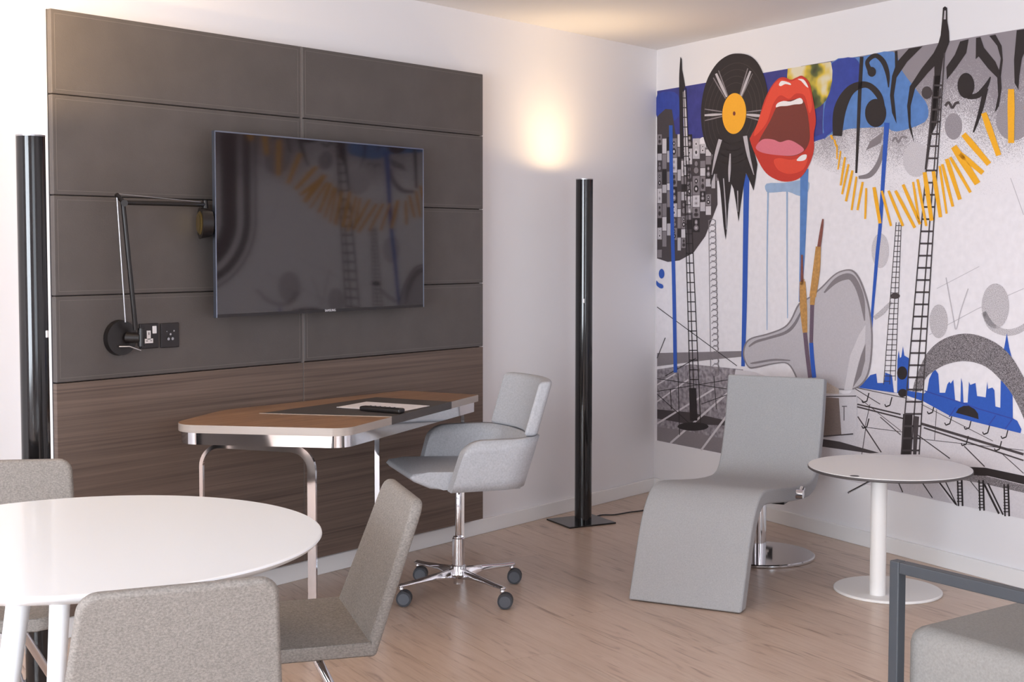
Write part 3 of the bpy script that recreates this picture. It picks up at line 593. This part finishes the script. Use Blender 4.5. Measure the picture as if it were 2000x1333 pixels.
bo = bpy.data.objects.new('maker_badge', me); C.objects.link(bo); bo.parent = tv; bo.location = (.008, -.0022, .002); bo.rotation_euler = (R(90), 0, 0); bo['label'] = 'small silver lettering under the screen'

# ------------------------------------------------------------------ swing-arm wall lamp
wl = thing('wall_lamp', 'black swing-arm reading lamp with round plate on dark panel', 'lamp', (-3.637, PY, 1.072))
def wlp(px, py, y): p = on_y(px, py, y); return (p.x+3.637, p.y-PY, p.z-1.072)
bm = bmesh.new(); cyl(bm, (0, 0, 0), (0, -.022, 0), .065, .062, 40); sharp(obj('wall_plate', bm, BLACKM, wl, True))
bm = bmesh.new(); cyl(bm, (.02, -.022, 0), (.045, -.07, 0), .02, .018, 24); cyl(bm, (.045, -.07, -.03), (.045, -.07, .035), .0125, .0125, 20); sharp(obj('pivot', bm, BLACKM, wl, True))
yA = -.16
a0, a1 = wlp(265, 645, yA), wlp(240, 396, yA)
bm = bmesh.new(); cyl(bm, a0, a1, .0085, .0085, 14); obj('lower_arm', bm, BLACKM, wl, True)
bm = bmesh.new(); cyl(bm, wlp(245, 630, yA), wlp(228, 381, yA), .0028, .0028, 8); obj('tension_rod', bm, ALU, wl, True)
bm = bmesh.new(); cyl(bm, wlp(227, 380, yA), wlp(243, 397, yA), .0085, .0085, 12); cyl(bm, wlp(243, 397, yA-.012), wlp(243, 397, yA+.012), .012, .012, 16); sharp(obj('elbow_joint', bm, BLACKM, wl, True))
bm = bmesh.new(); cyl(bm, wlp(243, 396, yA), wlp(398, 400, yA), .0085, .0085, 14); obj('upper_arm', bm, BLACKM, wl, True)
bm = bmesh.new(); cyl(bm, wlp(230, 379, yA), wlp(392, 395, yA), .002, .002, 8); obj('tension_rod', bm, ALU, wl, True)
hc = Vector(wlp(401, 436, yA))
hd = Vector((-.9, .43, 0)).normalized()
bm = bmesh.new(); cyl(bm, hc+Vector((0, 0, .055)), hc+Vector((0, 0, .085)), .012, .009, 14); cyl(bm, hc+hd*.02, hc-hd*.022, .060, .050, 36); sharp(obj('lamp_head', bm, BLACKM, wl, True))
bm = bmesh.new(); cyl(bm, hc+hd*.0205, hc+hd*.028, .045, .034, 36); sharp(obj('reflector', bm, BRASS, wl, True))
bm = bmesh.new(); tube(bm, [(.045, -.07, -.03), (.04, -.075, -.045), (.01, -.05, -.03), (-.02, -.03, -.03)], .0025, 8); obj('cord', bm, ALU, wl, True)
# sockets
def socket(x, z, kind, label):
    t = thing('wall_socket', label, 'socket', (x, PY, z))
    obj('face_plate', B(-.041, .041, -.008, 0, -.046, .046, bev=.003), BLACKP, t)
    if kind:
        obj('rocker_switch', B(.012, .03, -.012, -.008, .008, .036, bev=.002), WHITEP, t)
        bm = bmesh.new(); box(bm, -.012, .004, -.0105, -.008, -.012, .02); box(bm, -.022, .014, -.0105, -.008, -.026, -.0095); obj('pin_insert', bm, WHITEP, t)
        bm = bmesh.new(); box(bm, -.0055, -.0025, -.011, -.0104, .004, .014); box(bm, -.016, -.010, -.011, -.0104, -.019, -.0165); box(bm, .002, .008, -.011, -.0104, -.019, -.0165); obj('pin_slot', bm, BLACKP, t)
    else:
        bm = bmesh.new(); slab_xz(bm, [(-.017, -.016), (.017, -.016), (.007, .008), (-.007, .008)], -.0088, -.008); obj('shutter', bm, BLACKM, t)
        for x_, z_, r_ in ((-.009, -.013, .0055), (.009, -.013, .0055), (0, .004, .0042), (-.016, .015, .002), (.016, .016, .003)):
            bm = bmesh.new(); cyl(bm, (x_, -.0105, z_), (x_, -.008, z_), r_, r_, 14); obj('contact', bm, ALU, t)
    return t
socket(-3.512, 1.072, 1, 'black switched power socket with white pins beside the wall lamp plate')
socket(-3.420, 1.070, 0, 'small black multi-pin outlet plate right of the white-pinned power socket')

# ------------------------------------------------------------------ desk
DZ = .775
dk = thing('writing_desk', 'walnut desk with dark leather inlay and chrome frame below the television', 'desk', (-2.95, -.5, 0))
O = (-2.95, -.5)
def dl(p): return (p[0]-O[0], p[1]-O[1])
top_pts = [dl(p) for p in ((-3.285, -.893), (-3.612, -.33), (-3.22, -.145), (-2.265, -.185), (-2.185, -.548))]
rad = [.075, .10, .25, .03, .006]
bm = bmesh.new(); prism(bm, round_poly(top_pts, rad, 8), DZ-.028, DZ, .0015); tp = obj('desk_top', bm, [DESKW, DESKE], dk, True)
for p_ in tp.data.polygons: p_.material_index = 0 if p_.normal.z > .9 else 1
sharp(tp)
def shrink_poly(pts, d):
    n = len(pts); out = []
    for i in range(n):
        p = Vector(pts[i]); a = (p-Vector(pts[i-1])).normalized(); b = (Vector(pts[(i+1) % n])-p).normalized()
        na, nb = Vector((-a.y, a.x)), Vector((-b.y, b.x)); s = na+nb; s = s/(1+na.dot(nb)); out.append(tuple(p - s*d))
    return out
area = sum(top_pts[i-1][0]*top_pts[i][1]-top_pts[i][0]*top_pts[i-1][1] for i in range(5))
rp = shrink_poly(top_pts, .010 if area < 0 else -.010); rp2 = shrink_poly(top_pts, .022 if area < 0 else -.022)
oa = round_poly(rp, [.07, .09, .24, .025, .02], 8); ob = round_poly(rp2, [.058, .078, .228, .02, .015], 8)
bm = bmesh.new(); n = len(oa)
v = [[bm.verts.new((x, y, z)) for x, y in q] for q, z in ((oa, DZ-.028), (oa, DZ-.070), (ob, DZ-.070), (ob, DZ-.028))]
for k in range(4):
    for i in range(n): bm.faces.new((v[k][i], v[k][(i+1) % n], v[(k+1) % 4][(i+1) % n], v[(k+1) % 4][i]))
sharp(obj('chrome_rail', bm, CHROME, dk, True))
fdir = Vector((dl((-2.185, -.548))[0]-dl((-3.285, -.893))[0], -.548+.893)).normalized(); fn = Vector((fdir.y, -fdir.x))
f1, f2 = Vector(dl((-2.955, -.789))), Vector(dl((-2.452, -.632)))
inl = [tuple(f1+fn*.0015), tuple(f2+fn*.0015), dl((-2.53, -.285)), dl((-3.197, -.335))]
bm = bmesh.new(); prism(bm, inl, DZ-.0285, DZ+.0006); obj('leather_inlay', bm, INLAY, dk)
obj('inlay_trim', (lambda b: (tube(b, [(inl[3][0], inl[3][1], DZ+.0004), (f1.x, f1.y, DZ+.0004)], .0012, 6), b)[1])(bmesh.new()), DESKE, dk)
def leg_frame(pa, pb, zt, r=.075, w=.014, t0=.030, t1=.013, ra=.075):
    pa, pb = Vector(dl(pa)), Vector(dl(pb)); d = (pb-pa); L = d.length; d.normalize(); s = Vector((-d.y, d.x))
    path = [(0, 0), (0, zt-ra)] + [(ra-ra*math.cos(R(a)), zt-ra+ra*math.sin(R(a))) for a in range(10, 91, 10)] + [(L-r+r*math.sin(R(a)), zt-r+r*math.cos(R(a))) for a in range(0, 91, 10)] + [(L, 0)]
    bm = bmesh.new(); rs = []
    for k, (q, z) in enumerate(path):
        a = path[max(k-1, 0)]; b = path[min(k+1, len(path)-1)]; tx, tz = b[0]-a[0], b[1]-a[1]; l = math.hypot(tx, tz); nx, nz = -tz/l, tx/l
        ring = []; t = t0+(t1-t0)*min(1, max(0, (q-.02)/(L-.04)))
        for su, sn in ((-1, -1), (1, -1), (1, 1), (-1, 1)):
            xy = pa + d*(q+nx*sn*t/2) + s*(su*w/2); ring.append(bm.verts.new((xy.x, xy.y, z+nz*sn*t/2)))
        rs.append(ring)
    ring_faces(bm, rs); sharp(obj('leg_frame', bm, CHROME, dk, True))
leg_frame((-3.335, -.775), (-3.520, -.405), DZ-.076)
leg_frame((-2.224, -.490), (-2.520, -.275), DZ-.076, t0=.014, t1=.02, ra=.02)
bm = bmesh.new(); prism(bm, round_poly([(-.105, -.148), (.105, -.148), (.105, .148), (-.105, .148)], .001, 1), 0, .0012)
pp = tag(obj('paper_sheet', bm, PAPER), 'white paper sheet lying on the dark desk inlay', 'paper'); pp.location = (-2.752, -.545, DZ+.0008); pp.rotation_euler = (0, 0, R(-70-180+162))
pp.rotation_euler = (0, 0, math.atan2(-.653+.36, -2.623+2.685)+R(90))
rm = thing('remote_control', 'slim black remote control resting across the white paper', 'remote', (-2.94, -.71, DZ+.0022), math.atan2(-.184, .03))
rm.location = (-2.88, -.665, DZ+.0022)
obj('body', B(-.093, .093, -.02, .02, 0, .018, bev=.006, seg=3), BLACKM, rm, True)
for k in range(6):
    for j in (-1, 0, 1):
        bm = bmesh.new(); cyl(bm, (-.06+k*.022, j*.011, .0175), (-.06+k*.022, j*.011, .0192), .0035, .0035, 10); obj('button', bm, BLACKP, rm)

# ------------------------------------------------------------------ tall tube lamps
def tube_lamp(loc, rz, off, zs_, a_sw, label, energy, tilt=0):
    t = thing('floor_lamp', label, 'lamp', loc, rz, 'black tube floor lamps')
    obj('base_plate', B(-.135, .135, -.12, .12, 0, .008, bev=.0015), BLACKG, t)
    bm = bmesh.new(); H_ = 1.74; seg = 48; ro, ri = .043, .039; rs = []
    for r_, z in ((ro, .008), (ro, H_), (ri, H_), (ri, H_-.12)):
        rs.append([bm.verts.new((off[0]+r_*math.cos(2*math.pi*i/seg), off[1]+r_*math.sin(2*math.pi*i/seg), z)) for i in range(seg)])
    ring_faces(bm, rs, False); bm.faces.new(rs[-1])
    sharp(obj('tube', bm, BLACKG, t, True))
    bm = bmesh.new(); lathe(bm, [(.0435, H_-.004), (.0435, H_+.0005), (.0385, H_+.0005), (.0385, H_-.004)], 40, off); obj('rim', bm, ALU, t)
    bm = bmesh.new(); cyl(bm, (off[0], off[1], H_-.05), (off[0], off[1], H_-.035), .03, .03, 24); obj('bulb', bm, BULB, t)
    a = a_sw - rz; d = Vector((math.cos(a), math.sin(a), 0)); q = Vector((off[0], off[1], zs_)) + d*.043
    bm = bmesh.new(); box(bm, -.003, .004, -.005, .005, -.011, .011, bev=.002); bmesh.ops.rotate(bm, matrix=Matrix.Rotation(a, 3, 'Z'), verts=bm.verts); bmesh.ops.translate(bm, vec=q, verts=bm.verts); obj('dimmer', bm, WHITEP, t)
    for nm, w_, sz, bl_ in (('uplight_wide', energy*.5, 172, .35), ('uplight_beam', energy, 142, 1.0)):
        ld = bpy.data.lights.new(nm, 'SPOT'); ld.energy = w_; ld.color = (1, .71, .38); ld.spot_size = R(sz); ld.spot_blend = bl_; ld.shadow_soft_size = .035
        lo = bpy.data.objects.new(nm, ld); C.objects.link(lo); lo.parent = t; lo.location = (off[0], off[1], H_+.006); lo.rotation_euler = (R(180), 0, 0)
    return t
tube_lamp((-1.0, -.216, 0), R(-23.4), (-.0, -.02), 1.13, YAW+math.pi+R(-6), 'tall glossy black tube lamp standing in the corner beside the mural', 10)
tube_lamp((-4.20, -.46, 0), R(-23.4), (0, -.02), 1.13, R(-62), 'tall glossy black tube lamp standing left of the dark panel', 62)
p = [on_z(x, y, .004) for x, y in ((1150, 1016), (1172, 1007), (1200, 1006), (1230, 1001), (1258, 997), (1290, 985))]
bm = bmesh.new(); tube(bm, [tuple(v) for v in catmull([(q.x, q.y, .004) for q in p], 5)], .0035, 8)
tag(obj('lamp_cable', bm, BLACKP, None, True), 'thin dark power cable lying on the floor right of the corner lamp', 'cable')

# ------------------------------------------------------------------ office chair
oc = thing('office_chair', 'grey upholstered swivel armchair on chrome castor base at the desk', 'office chair', (-2.468, -.683, 0), R(148))
def soften(o, lv=2):
    md = o.modifiers.new('sub', 'SUBSURF'); md.levels = lv; md.render_levels = lv; return o
SH = .30                                 # backward lean of the shell
def upath(xf, w, xb, r, n=7):
    pts = [(xf, w), (xf-.003, w), (xf-.012, w), (xf-.028, w), (xf-.048, w), (xf-.07, w), (xf-.11, w), (xb+r, w)]
    pts += [(xb+r-r*math.sin(R(a)), w-r+r*math.cos(R(a))) for a in range(90//n, 90, 90//n)]
    pts += [(xb, w-r), (xb, 0)]
    return pts + [(x, -y) for x, y in pts[-2::-1]]
def shell(name, xf, w, xb, r, z0, topf, th, parent, flare=.10):
    base = upath(xf, w, xb, r); n = len(base); bm = bmesh.new(); cols = []
    for i, (x, y) in enumerate(base):
        a = base[max(i-1, 0)]; b = base[min(i+1, n-1)]; tx, ty = b[0]-a[0], b[1]-a[1]; l = math.hypot(tx, ty); nx, ny = -ty/l, tx/l  # left normal
        s = i/(n-1); zt = topf(x, y)
        K = 5; outer = []; inner = []
        for k in range(K+1):
            z = z0+(zt-z0)*k/K; sh = -SH*(z-z0); fl = flare*(z-z0)
            sgn = 1 if y >= 0 else -1
            px_, py_ = x+sh, y+sgn*fl*min(1, abs(y)/w)
            outer.append(bm.verts.new((px_-nx*th/2, py_-ny*th/2, z))); inner.append(bm.verts.new((px_+nx*th/2, py_+ny*th/2, z)))
        cols.append(outer+inner[::-1])
    m_ = len(cols[0])
    for a, b in zip(cols, cols[1:]):
        for k in range(m_): bm.faces.new((a[k], a[(k+1) % m_], b[(k+1) % m_], b[k]))
    bm.faces.new(cols[0][::-1]); bm.faces.new(cols[-1])
    return bm
def arm_top(x, y): 
    t = max(0, min(1, (x-.035)/.07)); return .604+.053*math.sqrt(max(0, 1-t*t))
bm = shell('arm_shell', .105, .235, -.205, .11, .462, arm_top, .05, oc)
es = [e for e in bm.edges if e.calc_face_angle(0) > R(50)]
bmesh.ops.bevel(bm, geom=es, offset=.014, segments=3, profile=.5, affect='EDGES'); obj('arm_shell', bm, FAB, oc, True)
# backrest pad above the arms, gently curved
bm = bmesh.new(); NY, NZ = 12, 6; F_, Bk = [], []
for j in range(NZ+1):
    z = .659+(.872-.659)*j/NZ; rf, rb = [], []
    for i in range(NY+1):
        s = -1+2*i/NY; hw = .222+.015*(z-.642); y = s*hw; x = -.208-SH*(z-.445)+.055*s*s-.008
        rf.append(bm.verts.new((x+.026, y, z))); rb.append(bm.verts.new((x-.028, y, z)))
    F_.append(rf); Bk.append(rb)
for g, rev in ((F_, 0), (Bk, 1)):
    for j in range(NZ):
        for i in range(NY): bm.faces.new((g[j][i], g[j][i+1], g[j+1][i+1], g[j+1][i]))
for i in range(NY):
    bm.faces.new((F_[0][i], F_[0][i+1], Bk[0][i+1], Bk[0][i])); bm.faces.new((F_[NZ][i], F_[NZ][i+1], Bk[NZ][i+1], Bk[NZ][i]))
for j in range(NZ):
    bm.faces.new((F_[j][0], F_[j+1][0], Bk[j+1][0], Bk[j][0])); bm.faces.new((F_[j][NY], F_[j+1][NY], Bk[j+1][NY], Bk[j][NY]))
bmesh.ops.recalc_face_normals(bm, faces=bm.faces)
es = [e for e in bm.edges if e.calc_face_angle(0) > R(50)]
bmesh.ops.bevel(bm, geom=es, offset=.016, segments=4, profile=.5, affect='EDGES'); obj('backrest', bm, FAB, oc, True)
prof = [(-.18, .465), (.12, .465), (.17, .472), (.235, .502), (.25, .518), (.238, .532), (.18, .537), (.0, .53), (-.18, .525)]
bm = bmesh.new(); slab_xz(bm, prof, -.208, .208)
es = [e for e in bm.edges if abs(e.verts[0].co.y-e.verts[1].co.y) < 1e-6 or e.calc_face_angle(0) > R(45)]
bmesh.ops.bevel(bm, geom=es, offset=.014, segments=3, profile=.5, affect='EDGES'); obj('seat_cushion', bm, FAB, oc, True)
obj('shell_bottom', B(-.19, .09, -.222, .222, .456, .468, bev=.004), FAB, oc, True)
bm = bmesh.new(); lathe(bm, [(.05, .457), (.05, .447), (.02, .437), (.02, .43)], 24); obj('seat_plate', bm, BLACKM, oc)
bm = bmesh.new(); cyl(bm, (0, 0, .22), (0, 0, .44), .013, .013, 20); obj('gas_lift', bm, CHROME, oc, True)
bm = bmesh.new(); lathe(bm, [(.024, .10), (.024, .228), (.021, .231), (.021, .235)], 28); sharp(obj('column', bm, CHROME, oc, True))
bm = bmesh.new(); lathe(bm, [(.02, .045), (.02, .062), (.036, .085), (.03, .118), (.024, .122)], 28); sharp(obj('hub', bm, CHROME, oc, True))
for k in range(4):
    a = R(-11+90*k) - R(148); d = Vector((math.cos(a), math.sin(a), 0)); s = Vector((-d.y, d.x, 0))
    bm = bmesh.new(); rs = []
    for q, w, zt, zb in ((.02, .019, .112, .066), (.12, .017, .102, .078), (.22, .0145, .092, .076), (.285, .013, .088, .074), (.293, .011, .085, .076)):
        c = d*q; rs.append([bm.verts.new((c.x+s.x*w*sx_, c.y+s.y*w*sx_, z)) for sx_, z in ((-1, zb+.004), (-.6, zb), (.6, zb), (1, zb+.004), (.7, zt-.004), (0, zt), (-.7, zt-.004))])
    ring_faces(bm, rs); arm = obj('base_arm', bm, CHROME, oc, True)
    c = d*.28
    bm = bmesh.new(); cyl(bm, (c.x, c.y, .052), (c.x, c.y, .08), .009, .009, 14); obj('caster_stem', bm, CHROME, oc, True)
    ax = Vector((math.cos(R(215-148)), math.sin(R(215-148)), 0)); cc = c + Vector((ax.y, -ax.x, 0))*(-.012)
    wz = Vector((cc.x, cc.y, .031))
    bm = bmesh.new()
    for s_ in (-1, 1): cyl(bm, wz+ax*s_*.004, wz+ax*s_*.022, .0305, .0295, 28)
    cw = sharp(obj('caster', bm, CASTR, oc, True))
    bm = bmesh.new()
    for s_ in (-1, 1): cyl(bm, wz+ax*s_*.021, wz+ax*s_*.0235, .0235, .022, 24)
    obj('caster_hub', bm, CASTH, cw)

# ------------------------------------------------------------------ chaise longue
e_ = R(12.6); chx, chy = -2.015, -1.719
cl = thing('chaise_longue', 'grey wool S-curved chaise longue on a round chrome foot before the mural', 'chaise longue', (chx, chy, 0), e_)
topc = [(0, .004), (.054, .13), (.128, .294), (.205, .388), (.30, .427), (.44, .415), (.60, .392), (.78, .368), (.95, .352), (1.06, .352), (1.135, .385), (1.185, .48), (1.225, .60), (1.262, .795)]
cen = catmull(topc, 5); TH = .062
up, lo_ = [], []
for k, p_ in enumerate(cen):
    d = (cen[min(k+1, len(cen)-1)]-cen[max(k-1, 0)]).normalized(); nrm = Vector((d.y, -d.x))
    up.append((p_.x, p_.y)); q = p_ + nrm*TH; lo_.append((q.x, max(q.y, .004)))
bm = bmesh.new(); slab_xz(bm, up + lo_[::-1], 0, .462)
bmesh.ops.recalc_face_normals(bm, faces=bm.faces)
es = [e for e in bm.edges if e.calc_face_angle(0) > R(50)]
bmesh.ops.bevel(bm, geom=es, offset=.010, segments=3, profile=.5, affect='EDGES'); obj('upholstered_shell', bm, FABL, cl, True)
bp = on_z(1475, 1085, .0); bl = Vector((bp.x-chx, bp.y-chy)); bl = (bl.x*math.cos(e_)+bl.y*math.sin(e_), -bl.x*math.sin(e_)+bl.y*math.cos(e_))
print('chaise base local', bl)
bl = (bl[0], .226) if abs(bl[1]-.226) < .02 else bl
bm = bmesh.new(); lathe(bm, [(.245, 0), (.252, .004), (.252, .011), (.246, .014), (.03, .016), (.03, .016)][:5], 72, bl); sharp(obj('foot_plate', bm, CHROME, cl, True), 25)
bm = bmesh.new(); cyl(bm, (bl[0], bl[1], .014), (bl[0], bl[1], .315), .034, .034, 32); sharp(obj('column', bm, CHROME, cl, True))
obj('seat_support', B(bl[0]-.22, bl[0]+.22,   .05, .41, .285, .305, bev=.003), BLACKM, cl)
bm = bmesh.new(); cyl(bm, (.79, -.03, .335), (.79, .012, .335), .019, .022, 20); cyl(bm, (.79, -.016, .335), (.815, -.02, .36), .012, .012, 14); sharp(obj('adjust_lever', bm, CHROME, cl, True))

# ------------------------------------------------------------------ side table
st = thing('side_table', 'small round white pedestal table with dark edge beside the chaise', 'side table', (-1.32, -2.0, 0))
pl = (-.115, -.008)
bm = bmesh.new(); lathe(bm, [(.211, 0), (.215, .003), (.215, .009), (.211, .012)], 64); sharp(obj('base_plate', bm, TABW, st, True))
bm = bmesh.new(); cyl(bm, (pl[0], pl[1], .012), (pl[0], pl[1], .478), .0315, .0315, 36); sharp(obj('pole', bm, TABW, st, True))
bm = bmesh.new(); cyl(bm, (pl[0], pl[1], .478), (pl[0], pl[1], .497), .024, .024, 28); sharp(obj('collar', bm, ALU, st, True))
bm = bmesh.new(); lathe(bm, [(.319, .4975), (.324, .501), (.324, .508), (.322, .5085)], 96); sharp(obj('top_core', bm, EDGE, st, True))
bm = bmesh.new(); lathe(bm, [(.3215, .5085), (.3215, .5115)], 96); obj('table_top', bm, TABW, st)
pa = on_z(1692, 948, .485); pb_ = on_z(1657, 962, .47)
bm = bmesh.new(); pe = on_z(1657, 963, .45); cyl(bm, (pl[0], pl[1], .488), (pe.x+1.32, pe.y+2.0, .45), .004, .004, 10); obj('height_lever', bm, ALU, st, True)
sp = on_z(1669, 930, .512)
bm = bmesh.new(); cyl(bm, (sp.x+1.32, sp.y+2.0, .5112), (sp.x+1.32, sp.y+2.0, .5118), .018, .018, 20); obj('grommet', bm, BLACKP, st)
# double socket low on the mural wall, seen mirrored in the chrome foot
ds = thing('double_socket', 'black double power socket with white pins low on the mural wall', 'socket', (DR.x*.96, DR.y*.96, .20), WALLA)
obj('face_plate', B(-.073, .073, -.009, 0, -.043, .043, bev=.003), BLACKP, ds)
for s_ in (-1, 1):
    bm = bmesh.new(); box(bm, s_*.036-.008, s_*.036+.008, -.0115, -.009, -.01, .018); box(bm, s_*.036-.019, s_*.036+.019, -.0115, -.009, -.026, -.010); obj('pin_insert', bm, WHITEP, ds)
    obj('rocker_switch', B(s_*.012-.007, s_*.012+.007, -.013, -.009, .012, .034, bev=.0015), WHITEP, ds)

# ------------------------------------------------------------------ round dining table
dt = thing('dining_table', 'round white lacquered table with tapered white legs', 'dining table', (-4.756, -1.594, 0))
bm = bmesh.new(); lathe(bm, [(.46, .712), (.49, .715), (.517, .727), (.525, .736), (.524, .7395), (.520, .741)], 128); sharp(obj('table_top', bm, LAQ, dt, True), 50)
bm = bmesh.new(); lathe(bm, [(.16, .690), (.20, .694), (.20, .7125)], 48); obj('hub_plate', bm, LAQ, dt)
# feet found where the picture shows the two near legs
for a in (74, 194, 314):
    d = Vector((math.cos(R(a)), math.sin(R(a)), 0))
    bm = bmesh.new(); cyl(bm, d*.34, d*.20+Vector((0, 0, .70)), .019, .026, 28); obj('leg', bm, LAQ, dt, True)

# ------------------------------------------------------------------ dining chairs
def dining_chair(label, fab):
    t = thing('dining_chair', label, 'chair', (0, 0, 0), 0, 'upholstered chairs around the white table')
    # local +x is where the sitter faces; origin under the seat/back joint
    bm = bmesh.new()
    prism(bm, round_poly([(-.03, -.22), (.395, -.22), (.395, .22), (-.03, .22)], [.012, .04, .04, .012], 5), .412, .447)
    es = [e for e in bm.edges if abs(e.verts[0].co.z-e.verts[1].co.z) < 1e-6]
    bmesh.ops.bevel(bm, geom=es, offset=.012, segments=3, profile=.5, affect='EDGES')
    obj('seat', bm, fab, t, True)
    bm = bmesh.new(); out = round_poly([(-.222, .0), (.222, .0), (.182, .368), (-.182, .368)], [.012, .012, .04, .04], 6)
    lean = math.tan(R(20)); vF, vB = [], []
    a = [bm.verts.new((-.002-lean*z, y, .410+z)) for y, z in out]; b = [bm.verts.new((-.032-lean*z, y, .406+z)) for y, z in out]
    ring_faces(bm, [a, b]); bmesh.ops.recalc_face_normals(bm, faces=bm.faces)
    es = [e for e in bm.edges if e.calc_face_angle(0) > R(60)]
    bmesh.ops.bevel(bm, geom=es, offset=.012, segments=3, profile=.5, affect='EDGES')
    obj('backrest', bm, fab, t, True)
    obj('seat_plate', B(.05, .27, -.11, .11, .397, .4125, bev=.002), BLACKM, t)
    for sx_, sy_ in ((-1, -1), (-1, 1), (1, -1), (1, 1)):
        bm = bmesh.new(); cyl(bm, (.15+sx_*.05, sy_*.05, .395), (.15+sx_*.235, sy_*.205, .004), .0125, .0105, 16); obj('leg', bm, CHROME, t, True)
        bm = bmesh.new(); cyl(bm, (.15+sx_*.235, sy_*.205, 0), (.15+sx_*.235, sy_*.205, .006), .014, .014, 14); obj('foot_cap', bm, BLACKP, t)
    return t
ch = dining_chair('warm grey chair on the right of the white table, seen from the side', FABW)
rr = math.atan2(.55, -.83); ch.location = (-4.116, -1.764, 0); ch.rotation_euler = (0, 0, rr)
fd = R(62.5); lean = .368*math.tan(R(20))
dup(ch, (-4.98+math.cos(fd)*(lean+.03), -2.235+math.sin(fd)*(lean+.03), 0), fd, 'warm grey chair nearest the viewer with its back turned, before the white table')
bd = R(228)
c3 = dup(ch, (-4.39+math.cos(bd)*(lean+.02), -.625+math.sin(bd)*(lean+.02), 0), bd, 'grey chair cut by the left picture edge, behind the white table')

# ------------------------------------------------------------------ armchair in the right foreground
ac = thing('armchair', 'grey armchair with dark square metal arm frame at the lower right edge', 'armchair', (-3.308, -2.893, 0), WALLA+R(5))
# local +x runs along the arm to the back, local +y to the sitter's other side (towards the wall)
AL, AW, SQ = .62, .64, .029
def u_frame(y):
    bm = bmesh.new()
    box(bm, -SQ/2, SQ/2, y-SQ/2, y+SQ/2, 0, .62, bev=.003); box(bm, SQ/2, AL-SQ/2, y-SQ/2, y+SQ/2, .62-SQ, .62, bev=.003); box(bm, AL-SQ/2, AL+SQ/2, y-SQ/2, y+SQ/2, 0, .62, bev=.003); box(bm, SQ/2, AL-SQ/2, y-SQ/2, y+SQ/2, .235, .235+SQ, bev=.003)
    obj('arm_frame', bm, CHARC, ac)
u_frame(0); u_frame(AW)
bm = bmesh.new(); box(bm, 0, SQ, SQ/2, AW-SQ/2, .235, .235+SQ); box(bm, AL-SQ, AL, SQ/2, AW-SQ/2, .235, .235+SQ); obj('cross_rail', bm, CHARC, ac)
obj('seat_cushion', B(-.005, .56, .03, AW-.03, .266, .452, bev=.045, seg=6), FABA, ac, True)
bm = bmesh.new(); box(bm, .45, .58, .03, AW-.03, .40, .80, bev=.04, seg=6); bmesh.ops.rotate(bm, cent=(.5, 0, .4), matrix=Matrix.Rotation(R(12), 3, 'Y'), verts=bm.verts); obj('back_cushion', bm, FABA, ac, True)
